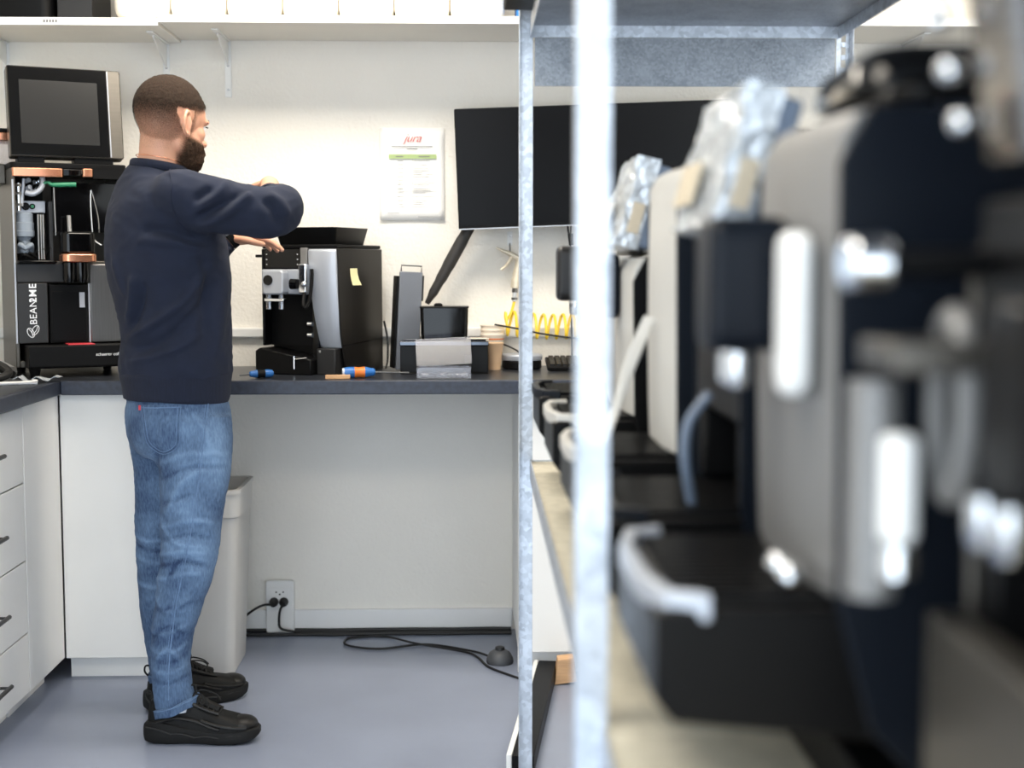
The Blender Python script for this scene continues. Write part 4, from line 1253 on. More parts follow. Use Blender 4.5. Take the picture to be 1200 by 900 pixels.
# ---- sneakers
def sneaker(ox, oy, ang_):
    T = Matrix.Translation((ox, oy, 0)) @ Matrix.Rotation(ang_, 4, 'Z')
    root = bpy.data.objects.new('sneaker', None)
    COL.objects.link(root)
    root.parent = person
    root.location = Vector((ox, oy, 0)) - PR
    root.rotation_euler = (0, 0, ang_)
    # chunky sole: rings along the length
    m = MB()
    rings = []
    for x, w_, zb, zt in ((-.012, .018, .016, .042), (-.006, .030, .006, .056), (.02, .041, .001, .062), (.06, .043, .0, .056), (.11, .040, .001, .044), (.15, .043, .001, .038), (.20, .050, .0, .036), (.24, .050, .001, .037), (.27, .043, .006, .040), (.29, .030, .014, .042), (.300, .014, .022, .040)):
        rings.append([(x, -w_, zb + .006), (x, -w_ * .9, zb), (x, w_ * .9, zb), (x, w_, zb + .006), (x, w_ * 1.02, (zb + zt) / 2), (x, w_ * .96, zt), (x, -w_ * .96, zt), (x, -w_ * 1.02, (zb + zt) / 2)])
    m.ring_loft(rings)
    sole = m.build('sole', SOLE, root, bevel=.003, ang=70)
    for k, (xa, xb, za, zb_) in enumerate(((.0, .07, .046, .030), (.07, .13, .030, .022), (.13, .20, .022, .020), (.20, .27, .020, .026))):
        for s in (-1, 1):
            wv = .0435 if xa < .1 else .047
            MB().tube(smooth_path([(xa, s * (wv - .006 * (xa < .02)), za), ((xa + xb) / 2, s * (wv + .001), (za + zb_) / 2 + .004), (xb, s * (wv + (.002 if xb < .25 else -.006)), zb_)], 5), .0022, 6).build('sole_groove', RUBBER, sole)
    # upper
    m = MB()
    rings = []
    for x, w_, h_, flat in ((.000, .018, .088, .6), (.008, .030, .112, .6), (.035, .037, .122, .62), (.075, .038, .124, .66), (.105, .038, .122, .6), (.135, .040, .108, .5), (.165, .043, .093, .45), (.20, .046, .079, .5), (.235, .046, .070, .55), (.262, .041, .062, .55), (.282, .029, .052, .5), (.292, .014, .044, .5)):
        z0 = .030
        ring = []
        for k in range(20):
            a = PI * k / 19
            sx = abs(math.cos(a)) ** .6 * (1 if math.cos(a) > 0 else -1)
            sz = math.sin(a) ** flat
            taper = 1 - .30 * sz * (h_ > .085)
            ring.append((x, -w_ * sx * taper, z0 + (h_ - z0) * sz))
        rings.append(ring)
    m.ring_loft(rings)
    m.build('upper', SHOE, root, ang=60)
    # overlays
    def strip(pts, r, nm, mt):
        o = MB().tube(smooth_path(pts, 6), r, 8).build(nm, mt, root)
        return o
    for s in (-1, 1):
        strip([(.03, s * .037, .060), (.08, s * .040, .072), (.13, s * .0425, .066), (.17, s * .046, .052), (.20, s * .048, .043)], .005, 'side_overlay', SHOEL)
        strip([(.15, s * .042, .066), (.19, s * .047, .055), (.235, s * .047, .048), (.27, s * .039, .045)], .005, 'side_overlay', SHOEL)
        strip([(.115, s * .026, .112), (.14, s * .027, .100), (.17, s * .028, .088), (.195, s * .028, .080)], .005, 'eyelet_row', SHOEL)
    m = MB()
    m.sphere((.252, 0, .048), (.042, .042, .022), 24, 12)
    m.build('toe_cap', SHOEL, root, ang=180)
    m = MB()
    m.box(.0, .012, -.03, .03, .0, .01)
    strip([(.105, 0, .118), (.13, 0, .113), (.16, 0, .098), (.19, 0, .084)], .014, 'tongue', SHOE)
    for k in range(6):
        x_ = .122 + .0135 * k
        zt = .121 - .0068 * k - .0004 * k * k
        strip([(x_, -.028, zt - .012), (x_ + .004, -.012, zt + .004), (x_ + .006, .012, zt + .004), (x_ + .010, .028, zt - .014)], .0026, 'lace', LACE)
    strip([(.125, .0, .128), (.15, -.022, .130), (.165, -.034, .118), (.150, -.030, .108), (.13, -.005, .124)], .0022, 'lace', LACE)
    strip([(.125, .0, .128), (.14, .02, .132), (.175, .028, .118), (.19, .020, .104)], .0022, 'lace', LACE)
    strip([(.10, .0, .118), (.108, 0, .146), (.122, 0, .152), (.128, 0, .142), (.122, 0, .120)], .0028, 'pull_loop', LACE)
    strip([(.004, .0, .10), (-.010, 0, .118), (-.008, 0, .134), (.006, 0, .132), (.012, 0, .115)], .0028, 'heel_loop', LACE)
    return root
sneaker(-.862, 3.742, R(-3))
sneaker(-.918, 3.985, R(32))
for (cx, cy, z0, z1) in ((-.786, 3.738, .085, .135), (-.862, 4.012, .09, .14)):
    m = MB()
    eloft(m, [((cx, cy, z0), .045, .042, FR), ((cx, cy, z0 + .03), .043, .041, FR), ((cx, cy, z1), .040, .040, FR)], 28, False)
    mbpart('sock', m, SOCK)

# ---- body: head, neck, arms and hands in one continuous surface
HO = Vector((-.797, 3.862, 1.655))
hphi, hp = R(50), R(-7)
HF0 = Vector((math.cos(hphi), math.sin(hphi), 0))
HL = Vector((-math.sin(hphi), math.cos(hphi), 0))     # head left
HF = (HF0 * math.cos(hp) + U * math.sin(hp)).normalized()
HU = HF.cross(HL).normalized()
HM = Matrix(((HF.x, HL.x, HU.x, HO.x), (HF.y, HL.y, HU.y, HO.y), (HF.z, HL.z, HU.z, HO.z), (0, 0, 0, 1)))

def add_ell(m, c, r, rot=None):
    M_ = HM @ Matrix.Translation(c)
    if rot:
        M_ = M_ @ Euler(rot).to_matrix().to_4x4()
    m.sphere((0, 0, 0), r, 28, 18, mat=M_)

m = MB()
add_ell(m, (-.010, 0, .034), (.098, .077, .092))      # cranium
add_ell(m, (-.036, 0, .020), (.064, .067, .070))      # occiput
add_ell(m, (.045, 0, .030), (.050, .062, .064))       # forehead
add_ell(m, (.038, 0, -.035), (.058, .058, .072))      # face
add_ell(m, (.052, 0, -.078), (.046, .046, .036))      # jaw
add_ell(m, (.082, 0, -.092), (.018, .022, .018))      # chin
for s in (-1, 1):
    add_ell(m, (.056, s * .034, -.016), (.030, .024, .026))   # cheekbone
    add_ell(m, (.080, s * .028, .020), (.018, .026, .010))    # brow ridge
    add_ell(m, (.022, s * .036, -.052), (.038, .019, .030))   # jaw angle
    # ear: rim, lobe, base
    eb = HM
    ring = []
    for k in range(17):
        a = R(-150 + 290 * k / 16)
        ring.append(eb @ Vector((-.012 - .017 * math.cos(a) * 1.0, s * (.080 + .010 * math.cos(a) * .9 + .004), -.002 + .030 * math.sin(a))))
    m.tube(ring, .0055, 10)
    add_ell(m, (-.010, s * .079, -.004), (.015, .0065, .026), (0, 0, s * .45))
    add_ell(m, (-.004, s * .078, -.030), (.010, .007, .010))
add_ell(m, (.102, 0, -.010), (.010, .009, .026), (0, -.25, 0))   # nose bridge
add_ell(m, (.113, 0, -.032), (.012, .013, .011))                 # nose tip
for s in (-1, 1):
    add_ell(m, (.104, s * .012, -.035), (.010, .008, .008))
add_ell(m, (.096, 0, -.058), (.010, .022, .006))                 # lips
add_ell(m, (.095, 0, -.067), (.010, .020, .007))
# neck and trunk
neck = [((-.842, 3.874, 1.44), .080, .075, TR), ((-.838, 3.872, 1.52), .072, .067, TR), ((-.828, 3.868, 1.56), .060, .059, TR), ((-.824, 3.866, 1.60), .057, .058, TR), ((-.818, 3.862, 1.65), .055, .057, TR)]
eloft(m, fillsecs(neck, 4), 32)
trunk = [(TC(-.797, .93), .13, .10, TR), (TC(-.80, 1.10), .14, .11, TR), (TC(-.815, 1.30), .165, .125, TR), (TC(-.83, 1.42), .16, .10, TR), (TC(-.838, 1.50), .10, .07, TR)]
eloft(m, fillsecs(trunk, 4), 32)
eloft(m, [((-.797, 3.875, .95), .12, .09, TR), ((-.795, 3.875, .83), .12, .09, TR)], 24)
for lg in (legr, legl):
    eloft(m, fillsecs([(c, a * .62, b_ * .62, d_) for c, a, b_, d_ in lg], 3), 20)
def arm_tube(sh, el, wr, d_):
    eloft(m, fillsecs([(sh, .048, .046, d_), (sh + (el - sh) * .5, .044, .042, d_), (el, .040, .038, d_), (el + (wr - el) * .35, .038, .036, d_), (wr, .027, .023, d_)], 4), 20)
arm_tube(SHR, ELR, WRR, U)
arm_tube(SHL, ELL, WRL, TR)

def hand(wr, fwd, up, side, curl):
    """palm, four unequal curled fingers and a thumb; side = thumb direction"""
    fwd = Vector(fwd).normalized()
    up = Vector(up)
    up = (up - fwd * up.dot(fwd)).normalized()
    sd = Vector(side)
    sd = (sd - fwd * sd.dot(fwd) - up * sd.dot(up)).normalized()
    pal = [(wr - fwd * .01, .027, .022, sd), (wr + fwd * .02, .030, .018, sd), (wr + fwd * .055, .040, .016, sd), (wr + fwd * .088, .041, .014, sd), (wr + fwd * .098, .038, .011, sd)]
    eloft(m, fillsecs(pal, 3), 24)
    for k, (off, L, r_) in enumerate(((.030, .072, .0088), (.010, .080, .0092), (-.010, .074, .0088), (-.029, .058, .0078))):
        p0 = wr + fwd * (.088 - .006 * abs(k - 1)) + sd * off
        c_ = curl * (1 + .12 * k)
        pth = [p0]
        a = .15
        d_ = fwd
        for q, fr in enumerate((.46, .31, .23)):
            a += c_ * (.5, .8, .6)[q]
            dirv = fwd * math.cos(a) - up * math.sin(a)
            pth.append(pth[-1] + dirv * L * fr)
        rad = [r_ * 1.08, r_, r_ * .92, r_ * .8]
        sp = smooth_path(pth, 3)
        rr = [rad[0] + (rad[3] - rad[0]) * i / (len(sp) - 1) for i in range(len(sp))]
        m.tube(sp, rr, 12)
        m.sphere(tuple(sp[-1]), rr[-1], 10, 8)
    t0 = wr + fwd * .025 + sd * .022
    tp = smooth_path([t0, t0 + sd * .022 + fwd * .026 - up * .008, t0 + sd * .030 + fwd * .052 - up * .018, t0 + sd * .024 + fwd * .076 - up * .024], 4)
    rr = [.013 - .0045 * i / (len(tp) - 1) for i in range(len(tp))]
    m.tube(tp, rr, 12)
    m.sphere(tuple(tp[-1]), rr[-1], 10, 8)
hand(WRR + (WRR - ELR).normalized() * .005, (-.16, .9, -.10), (.1, .25, 1), (-1, -.1, 0), .75)
hand(WRL, (1, .16, .06), (-.06, .1, 1), (.1, -1, -.1), .32)
body_me = remeshed(m, .0032, 7)
co_, no_ = get_co(body_me)
# head-space coordinates of every vertex
HI = np.array(HM.inverted())
hl = co_ @ HI[:3, :3].T + HI[:3, 3]
def sst(a, b_, x):
    t_ = np.clip((x - a) / (b_ - a), 0, 1)
    return t_ * t_ * (3 - 2 * t_)
f_, l_, u_ = hl[:, 0], hl[:, 1], hl[:, 2]
inhead = (np.linalg.norm(hl, axis=1) < .17) & (u_ > -.13)
side = np.abs(l_)
lowline = -.085 + .090 * sst(-.03, .02, f_)
hairline = .050 + .045 * sst(.02, .075, f_)
hr_ = .135 - .085 * sst(-.03, .02, f_)
hair = np.clip((u_ - lowline) / hr_, 0, 1) ** 1.5 * .97 * (1 - sst(.074, .092, f_ - .35 * (u_ - .075)))
hair = np.where(f_ > .02, hair * sst(-.014, .012, u_ - .030 - .55 * np.maximum(f_ - .035, 0)), hair)
hair *= inhead
ear = (side > .072) & (u_ < .036) & (u_ > -.045) & (f_ < .016) & (f_ > -.04)
hair[ear] = 0
beard = sst(.0, .034, f_ + .010) * (1 - sst(-.010, .012, u_ + .030 + .22 * f_)) * sst(-.128, -.108, u_) * inhead
beard *= np.where((f_ > .06) & (u_ > -.052) & (side < .03), sst(.0, .01, -u_ - .040), 1)
sideburn = np.exp(-((f_ - .018) / .010) ** 2) * sst(-.05, -.03, u_) * (1 - sst(.02, .05, u_)) * .35 * (side > .05) * inhead
beard = np.maximum(beard, sideburn)
beard[ear] = 0
polys = [tuple(p.vertices) for p in body_me.polygons]

def shell(mask, lo, thick, rough, name, mat, parent):
    vid = {}
    vs_, fs_, dens = [], [], []
    for p in polys:
        if max(mask[i] for i in p) > lo:
            ids = []
            for i in p:
                if i not in vid:
                    vid[i] = len(vs_)
                    nz = noise.noise(Vector(co_[i]) * 220.0)
                    vs_.append(co_[i] + no_[i] * (.0006 + thick * mask[i] * (1 + rough * nz)) - np.array(PR))
                    dens.append(mask[i])
                ids.append(vid[i])
            fs_.append(ids)
    me = bpy.data.meshes.new(name)
    me.from_pydata([tuple(v) for v in vs_], [], fs_)
    a_ = me.attributes.new('hair_cover', 'FLOAT', 'POINT')
    a_.data.foreach_set('value', np.array(dens, 'f'))
    return link_mesh(name, me, mat, parent, ang=180)

def hair_mat(name, c0, c1, gain):
    mt = bpy.data.materials.new(name)
    mt.use_nodes = True
    nt = mt.node_tree
    b = nt.nodes['Principled BSDF']
    b.inputs['Roughness'].default_value = .9
    setin(b, 'Specular IOR Level', .2)
    tc = nt.nodes.new('ShaderNodeTexCoord')
    n = nt.nodes.new('ShaderNodeTexNoise')
    n.inputs['Scale'].default_value = 420
    n.inputs['Detail'].default_value = 3
    nt.links.new(tc.outputs['Object'], n.inputs['Vector'])
    r = nt.nodes.new('ShaderNodeValToRGB')
    r.color_ramp.elements[0].position = .35
    r.color_ramp.elements[1].position = .7
    r.color_ramp.elements[0].color = lin(c0) + [1]
    r.color_ramp.elements[1].color = lin(c1) + [1]
    nt.links.new(n.outputs['Fac'], r.inputs['Fac'])
    nt.links.new(r.outputs['Color'], b.inputs['Base Color'])
    at_ = nt.nodes.new('ShaderNodeAttribute')
    at_.attribute_name = 'hair_cover'
    a1 = nt.nodes.new('ShaderNodeMath')
    a1.operation = 'MULTIPLY_ADD'
    a1.inputs[1].default_value = gain
    nt.links.new(at_.outputs['Fac'], a1.inputs[0])
    a0 = nt.nodes.new('ShaderNodeMath')
    a0.operation = 'MULTIPLY_ADD'
    a0.inputs[1].default_value = 1.2
    a0.inputs[2].default_value = -.66
    nt.links.new(n.outputs['Fac'], a0.inputs[0])
    nt.links.new(a0.outputs[0], a1.inputs[2])
    a1.use_clamp = True
    nt.links.new(a1.outputs[0], b.inputs['Alpha'])
    bp = nt.nodes.new('ShaderNodeBump')
    bp.inputs['Strength'].default_value = .7
    bp.inputs['Distance'].default_value = .002
    nt.links.new(n.outputs['Fac'], bp.inputs['Height'])
    nt.links.new(bp.outputs['Normal'], b.inputs['Normal'])
    return mt
shell(hair, .03, .0050, .35, 'hair', hair_mat('short_dark_hair', (26, 19, 15), (62, 47, 36), 1.15), person)
shell(beard, .06, .0075, .5, 'beard', hair_mat('dark_beard', (34, 25, 19), (84, 62, 46), 1.25), person)
body = person_part('body', body_me, SKIN)
for s in (-1, 1):
    m = MB()
    m.sphere((0, 0, 0), .0125, 20, 14, mat=HM @ Matrix.Translation((.0795, s * .029, .002)))
    e = mbpart('eye', m, WHITEP)
    m = MB()
    m.sphere((0, 0, 0), (.004, .0055, .0055), 14, 8, mat=HM @ Matrix.Translation((.0895, s * .029, .001)))
    mbpart('iris', m, BLKG, e)
    m = MB()
    m.tube([HM @ Vector(p) for p in smooth_path([(.099, s * .010, .022), (.100, s * .024, .027), (.092, s * .040, .025), (.080, s * .050, .018)], 5)], .0034, 8)
    mbpart('eyebrow', m, LACE)
    m = MB()
    m.tube([HM @ Vector(p) for p in smooth_path([(.094, s * .018, .009), (.0985, s * .030, .0105), (.090, s * .043, .006)], 5)], .0016, 6)
    mbpart('eyelashes', m, LACE, e)
# necklace and wristwatch
m = MB()
m.tube([Vector((-.830, 3.870, 1.562)) + TR * math.cos(a) * .0625 + TF * math.sin(a) * .0625 + U * (-.012 * math.sin(a)) for a in [2 * PI * k / 40 for k in range(41)]], .0013, 6, cap=False)
mbpart('necklace', m, COPPER)
d = (WRL - ELL).normalized()
m = MB()
rings = []
a_, b_ = d.cross(U).normalized(), None
b_ = d.cross(a_).normalized()
for k in range(32):
    t_ = 2 * PI * k / 32
    o_ = a_ * math.cos(t_) + b_ * math.sin(t_)
    c = WRL + d * .010 + o_ * .0315
    rings.append([c + d * .010, c + d * .010 + o_ * .003, c - d * .010 + o_ * .003, c - d * .010])
m.ring_loft(rings, cap=False, closed=True)
wt = mbpart('wristwatch', m, BLKM, ang=30)
m = MB()
vc = WRL + d * .010
face_dir = Vector((-.25, -.75, .6))
face_dir = (face_dir - d * face_dir.dot(d)).normalized()
m.cyl(vc + face_dir * .031, vc + face_dir * .041, .019, .018, n=28)
mbpart('watch_case', m, STEEL, wt, ang=30)
m = MB()
m.cyl(vc + face_dir * .0412, vc + face_dir * .042, .015, n=24)
mbpart('watch_dial', m, BLKG, wt, ang=30)
# ------------------------------------------------------------------ steel shelving rack on the right
RX0, RX1, RY0, RYM, RY1 = .100, .897, -.60, 1.42, 3.42           # outer footprint
t = thing('shelving_rack', 'galvanised steel shelving rack full of coffee machines on the right', 'rack', (0, 0, 0), -.007)
RACK = t
TK = .0025
def post(x, y, sx, sy, slots):
    """angle-profile upright, flanges point along sx and sy"""
    m = MB()
    W_ = .034
    xa, xb = sorted((x, x + sx * W_))
    ya, yb = sorted((y, y + sy * TK))
    if slots:
        e = .0115
        m.box(xa, xa + e, ya, yb, .0, 2.35).box(xb - e, xb, ya, yb, .0, 2.35)
        z_ = 0.0
        while z_ < 2.34:
            m.box(xa + e, xb - e, ya, yb, z_, z_ + .012)
            z_ += .030
    else:
        m.box(xa, xb, ya, yb, 0, 2.35)
    xa, xb = sorted((x, x + sx * TK))
    ya, yb = sorted((y + sy * TK, y + sy * W_))
    m.box(xa, xb, ya, yb, 0, 2.35)
    o = m.build('post', GALV, t, bevel=.0006)
    MB().box(min(x, x + sx * .04) - .002, max(x, x + sx * .04) + .002, min(y, y + sy * .04) - .002, max(y, y + sy * .04) + .002, 0, .006).build('foot_plate', GALV, o)
post(RX0, RY0, 1, 1, False)
post(RX0, RYM, 1, 1, False)
post(RX1, RYM, -1, 1, True)
post(RX0, RY1, 1, -1, False)
post(RX1, RY1, -1, -1, True)
post(RX1, RY0, -1, 1, True)
def level(z, hgt, board):
    x0, x1, y0, y1 = RX0 + .027, RX1 - .027, RY0 + .004, RY1 - .004
    for a in ((x0, x0 + .003, y0, y1), (x1 - .003, x1, y0, y1), (x0 + .003, x1 - .003, y0, y0 + .003), (x0 + .003, x1 - .003, y1 - .003, y1)):
        MB().box(a[0], a[1], a[2], a[3], z - hgt, z + .004).build('beam', GALV, t, bevel=.0006)
    if board == 'chip':
        n = 8
        for k in range(n):
            ya = y0 + .004 + (y1 - y0 - .008) * k / n
            yb = y0 + .004 + (y1 - y0 - .008) * (k + 1) / n
            MB().box(x0 + .004, x1 - .004, ya + .001, yb - .001, z - .018, z).build('shelf_board', CHIP, t, bevel=.001)
    else:
        for ya, yb in ((y0 + .004, RYM - .001), (RYM + .001, y1 - .004)):
            MB().box(x0 + .004, x1 - .004, ya, yb, z - .012, z).build('shelf_panel', GALVD, t, bevel=.001)
            MB().box(x0 + .004, x1 - .004, (ya + yb) / 2 - .02, (ya + yb) / 2 + .02, z - .04, z - .0125).build('stiffener', GALVD, t)
ZS = .80
level(ZS, .045, 'chip')
level(1.86, .04, 'steel')
# deep end panels under the top shelf
MB().box(RX0 + .038, RX1 - .038, RY1 - .010, RY1 - .0075, 1.705, 1.819).build('end_panel', GALVD, t, bevel=.0006)
MB().box(RX0 + .038, RX1 - .038, RY0 + .0075, RY0 + .010, 1.705, 1.819).build('end_panel', GALVD, t, bevel=.0006)
level(2.30, .04, 'steel')

# ------------------------------------------------------------------ machines on the rack, fronts towards the aisle
XF = .297                                             # front plane of the machines
def rack_machine(label, yc, wd, hgt, side, front, accent, style, xf=XF, tray=True, spout=None, sz=None, lid=True, sp=.085, lidy=.232):
    """fully automatic coffee machine; local x along its width, y into the rack"""
    D_ = .40
    t = thing('coffee_machine', label, 'coffee machine', (xf, yc, ZS + .0005), -PI / 2, 'coffee machines stored on the rack')
    hw = wd / 2
    # base block and carcass
    MB().prism(rrect(wd - .02, D_ - .06, .02, cy=D_ / 2 + .0), 'z', .0, .055).build('base', BLKM, t, bevel=.003)
    m = MB()
    m.box(-hw + .008, hw - .008, .075, D_, .056, hgt)
    m.build('body', side, t, bevel=.006)
    for s in (-1, 1):
        m = MB()
        xa, xb = sorted((s * hw, s * (hw - .0075)))
        m.prism([(.0, .21), (-.004, hgt - .05), (.02, hgt - .006), (D_ - .02, hgt), (D_, hgt - .03), (D_, .06), (.07, .056), (.03, .10)], 'x', xa, xb)
        m.build('side_panel', side, t, bevel=.003)
    # front column(s)
    if style == 'column':
        m = MB()
        rings = []
        for z_, y_ in ((.208, .002), (.26, .0), (.36, -.002), (.46, -.002), (hgt - .03, .0), (hgt - .008, .012)):
            rings.append([(p[0], y_ + p[1] * 1.0, z_) for p in ((-hw + .009, .07), (-hw + .009, 0), (-hw * .5, -.010), (0, -.0115), (hw * .5, -.010), (hw - .009, 0), (hw - .009, .07))])
        m.ring_loft(rings)
        m.build('front_panel', front, t, bevel=.002, ang=50)
    else:
        MB().box(-hw + .009, hw - .009, .0, .07, hgt * .60, hgt - .006).build('front_panel', front, t, bevel=.006)
        for s in (-1, 1):
            xa, xb = sorted((s * (hw - .009), s * (hw - .045)))
            MB().box(xa, xb, .004, .07, .21, hgt * .597).build('front_pillar', front, t, bevel=.004)
    if tray:
        # drip tray with a slatted grille, front lip in the accent colour
        d = MB().prism([(.07, .085), (-.13, .105), (-.145, .125), (-.145, .195), (-.135, .20), (.07, .20)], 'x', -hw + .008, hw - .008).build('drip_tray', BLK, t, bevel=.004)
        m = MB()
        m.prism([(p[0], p[1]) for p in [(-hw + .004, -.10), (-hw + .02, -.138), (-hw * .4, -.152), (hw * .4, -.152), (hw - .02, -.138), (hw - .004, -.10), (hw - .018, -.10), (hw - .03, -.126), (hw * .4, -.138), (-hw * .4, -.138), (-hw + .03, -.126), (-hw + .018, -.10)]], 'z', .19, .213)
        m.build('tray_lip', accent, d, bevel=.003)
        ns = 15
        gm = None
        for k in range(ns):
            x_ = -hw + .034 + (wd - .068) * k / (ns - 1)
            if gm is None:
                o = MB().box(-.0035, .0035, -.122, .055, .2005, .207).build('grille_slat', BLK, d, bevel=.0008)
                gm = o.data
            else:
                o = bpy.data.objects.new('grille_slat', gm)
                COL.objects.link(o)
                o.parent = d
            o.location = (x_, 0, 0)
    # spout
    sz = sz or hgt * .74
    if sp:
        s_ = MB().prism(rrect(.080, .12, .02, cx=0, cy=sz), 'y', -sp, -.0145).build('spout', spout or NAVYB, t, bevel=.010, seg=3)
        for cx in (-.02, .02):
            MB().lathe([(.008, -.03), (.010, -.025), (.011, 0)], (cx, -.03 - sp * .3, sz - .061)).build('nozzle', CHROME, s_)
    # top: lid plate and bean container cover
    MB().prism(rrect(wd - .03, D_ - .05, .03, cy=D_ / 2 + .02), 'z', hgt + .0005, hgt + .014).build('top_plate', BLK, t, bevel=.004)
    if not lid:
        return t
    m = MB()
    m.ring_loft([[(p[0], p[1] + lidy, z_) for p in rrect(a, b_, .04)] for z_, a, b_ in ((hgt + .0145, wd * .62, .20), (hgt + .04, wd * .60, .19), (hgt + .055, wd * .48, .15), (hgt + .058, wd * .3, .10))])
    m.build('bean_lid', BLKG, t, ang=60)
    if hgt > .54:
        MB().box(-hw * .72, hw * .72, -.004 if style != 'column' else .0, .0005 if style != 'column' else .02, hgt - .085, hgt - .03).build('display', BLKG, t)
    return t

def steam_wand(t, x, z, r_, mt):
    w_ = MB().cyl((x, -.0145, z), (x, -.05, z), r_, r_ * .92, n=26).build('knob', mt, t, bevel=.003)
    MB().tube(smooth_path([(x, -.05, z - r_), (x, -.075, z - .06), (x, -.085, z - .12), (x, -.07, z - .19)], 6), .007, 10).build('steam_wand', CHROME, t)
    return w_

rack_machine('pale grey coffee machine at the far end of the rack', 3.12, .30, .50, CREAMP, CREAMP, NAVYB, 'open', spout=DGREY, sz=.46, sp=.10)
b = rack_machine('pale grey coffee machine with film-wrapped display, second from the far end', 2.64, .30, .50, BLK, CREAMP, CREAMP, 'column', sz=.44, sp=.045)
c_ = rack_machine('coffee machine with a tall pale front panel, third from the far end', 2.14, .32, .625, NAVYB, CREAMP, CREAMP, 'column', sp=0)
d4 = rack_machine('black coffee machine with film-wrapped head in the middle of the rack', 1.665, .31, .505, NAVYB, BLK, NAVYB, 'open', sp=0)
e5 = rack_machine('tall silver-fronted coffee machine, second from the near end', 1.27, .32, .61, NAVYB, SILVD, SILV, 'column', sz=.462, lidy=.13)
f6 = rack_machine('dark bronze coffee machine with smoked hopper nearest the camera', .815, .33, .53, BROWNG, BLK, BLK, 'open', xf=.355, tray=False, spout=BLK, sz=.40, lid=False, sp=.04)

def wrapped_head(t, zb, hw):
    """swung-up display head on the front edge of the top, still wrapped in film"""
    T = Matrix.Translation((0, -.012, zb)) @ Matrix.Rotation(R(-15), 4, 'X')
    h = MB().box(-hw, hw, -.014, .042, .0, .150, T).build('display_head', GREYB, t, bevel=.006)
    m = MB()
    nx, nz_ = 14, 14
    rings = []
    for i in range(nx):
        x_ = -hw - .004 + (2 * hw + .008) * i / (nx - 1)
        ring = []
        for j in range(nz_):
            z_ = -.006 + .162 * j / (nz_ - 1)
            y_ = -.024 + .012 * noise.noise(Vector((x_ * 40, 3.1, z_ * 40)))
            ring.append(T @ Vector((x_, y_, z_)))
        ring += [T @ Vector((x_ * 1.0, .018, .157)), T @ Vector((x_, .018, -.006))]
        rings.append(ring)
    m.ring_loft(rings)
    m.build('film_wrap', FOIL, h, ang=30)
    MB().box(hw + .0045, hw + .007, -.010, .012, .02, .075, T).build('beige_label', BEIGE, h, bevel=.001)
    MB().box(-hw * .6, hw * .3, -.037, -.033, .02, .07, T).build('beige_label', BEIGE, h)
wrapped_head(b, .516, .135)
wrapped_head(d4, .521, .140)
MB().prism(rrect(.055, .138, .018, cx=.095, cy=.438), 'y', -.035, -.0125).build('lit_spout_piece', WHITEP, e5, bevel=.008, seg=3)  # spout piece whose brightness in the light is put into white plastic
for cx in (.085, .125):
    MB().sphere((cx, -.03, .222), .012).build('highlight_tip', CHROME, e5)  # small chrome balls added to give the spout's bright highlights
MB().tube(smooth_path([(.06, -.02, .33), (.075, -.045, .30), (.08, -.05, .26), (.07, -.04, .205)], 6), .006, 10).build('hose', GREYB, d4)
for k in range(4):
    MB().tube(smooth_path([(.05 - .03 * k, -.02, .40), (.06 - .035 * k, -.05, .33), (.03 - .02 * k, -.07, .26), (.07 - .03 * k, -.09, .218)], 6), .003, 8).build('white_hose', CREAMP, c_)
# nearest machine: knob, frother loop, milk pipe, smoked hopper
MB().cyl((-.135, .01, .480), (-.135, -.068, .480), .010, n=20).build('knob_stem', BLK, f6)
MB().cyl((-.135, -.0685, .480), (-.135, -.100, .480), .020, .018, n=26).build('knob', CHROME, f6, bevel=.005)
ring = [(-.115 + .03 * math.cos(a), -.03, .385 + .060 * math.sin(a)) for a in [2 * PI * k / 28 for k in range(29)]]
MB().tube(ring, .009, 10, cap=False).build('frother_loop', SILVD, f6)
MB().cyl((-.125, -.062, .290), (-.125, -.062, .365), .013, .013, n=24).build('milk_pipe', WHITEP, f6, bevel=.006)
MB().cyl((-.125, -.062, .268), (-.125, -.062, .289), .0135, n=24).build('pipe_collar', CHROME, f6)
MB().cyl((-.145, -.075, .25), (-.145, -.075, .40), .018, .018, n=20).build('steel_pipe', SILVD, f6)
MB().box(-.15, -.07, -.085, .0, .41, .43).build('pipe_bracket', BROWNG, f6, bevel=.003)
MB().box(-.16, .16, -.03, .0, .05, .235).build('lower_door', BROWNG, f6, bevel=.004)
m = MB()
m.ring_loft([[(p[0], p[1] + .115, z_) for p in rrect(a, b_, .03)] for z_, a, b_ in ((.546, .26, .26), (.80, .31, .32), (.81, .31, .32), (.81, .30, .31), (.80, .30, .31), (.551, .25, .25))])
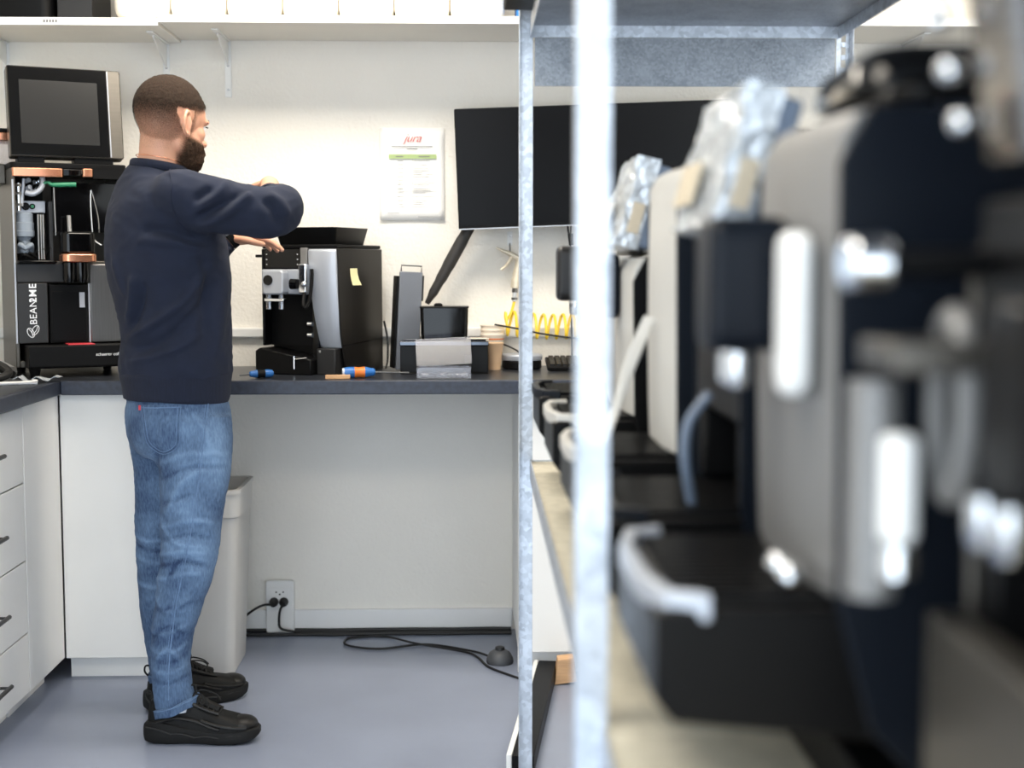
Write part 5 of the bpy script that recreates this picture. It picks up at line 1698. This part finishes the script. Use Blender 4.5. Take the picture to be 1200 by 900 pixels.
h = m.build('bean_hopper', SMOKE, f6, ang=40)
for k, z_ in enumerate((.575, .61, .645)):
    MB().sphere((-.135 - .003 * k, -.022 - .008 * k, z_), .009).build('highlight_stud', CHROME, h)  # chrome balls added as the bright highlight dots by the hopper
# small items on the rack top and hanging
t = thing('storage_box', 'black box standing on the top rack shelf by the near post', 'box', (.14, 3.20, 1.8665))
MB().box(-.055, .10, -.12, .12, 0, .09).build('body', BLKM, t, bevel=.004)
MB().box(-.058, .103, -.123, .123, .0905, .11).build('lid', BLK, t, bevel=.003)
# black jacket hanging on the wall at the right
t = thing('jacket', 'black jacket hanging on the back wall at the far right', 'jacket', (1.68, YB, 1.50))
m = MB()
rings = []
for z_, a, b_ in ((.28, .05, .03), (.25, .16, .05), (.18, .24, .07), (.05, .28, .08), (-.10, .27, .085), (-.25, .28, .08), (-.42, .27, .075), (-.44, .24, .05)):
    rings.append([(a * math.cos(q) * (1 + .10 * noise.noise(Vector((q * 2, z_ * 9, 1)))), -.095 + b_ * math.sin(q) * (1 + .25 * noise.noise(Vector((math.cos(q) * 3, math.sin(q) * 3, z_ * 8)))), z_ + .012 * math.sin(5 * q)) for q in [2 * PI * k / 36 for k in range(36)]])
m.ring_loft(rings)
m.build('body', CHARC, t, ang=180)
for s in (-1, 1):
    MB().tube(smooth_path([(s * .18, -.10, .20), (s * .27, -.115, .08), (s * .29, -.12, -.12), (s * .28, -.12, -.30)], 5), [.06] * 5 + [.055] * 6 + [.045] * 5, 14).build('sleeve', CHARC, t)
MB().tube(smooth_path([(-.06, -.09, .27), (0, -.05, .31), (.06, -.09, .27)], 6), .02, 10).build('collar', CHARC, t)
t = thing('coat_hook', 'steel coat hook above the black jacket', 'hook', (1.68, YB, 1.83))
MB().box(-.015, .015, -.005, -.0005, -.03, .03).build('plate', STEEL, t, bevel=.001)
MB().tube(smooth_path([(0, -.004, -.01), (0, -.03, -.03), (0, -.05, -.015), (0, -.055, .005)], 5), .004, 8).build('hook', STEEL, t)
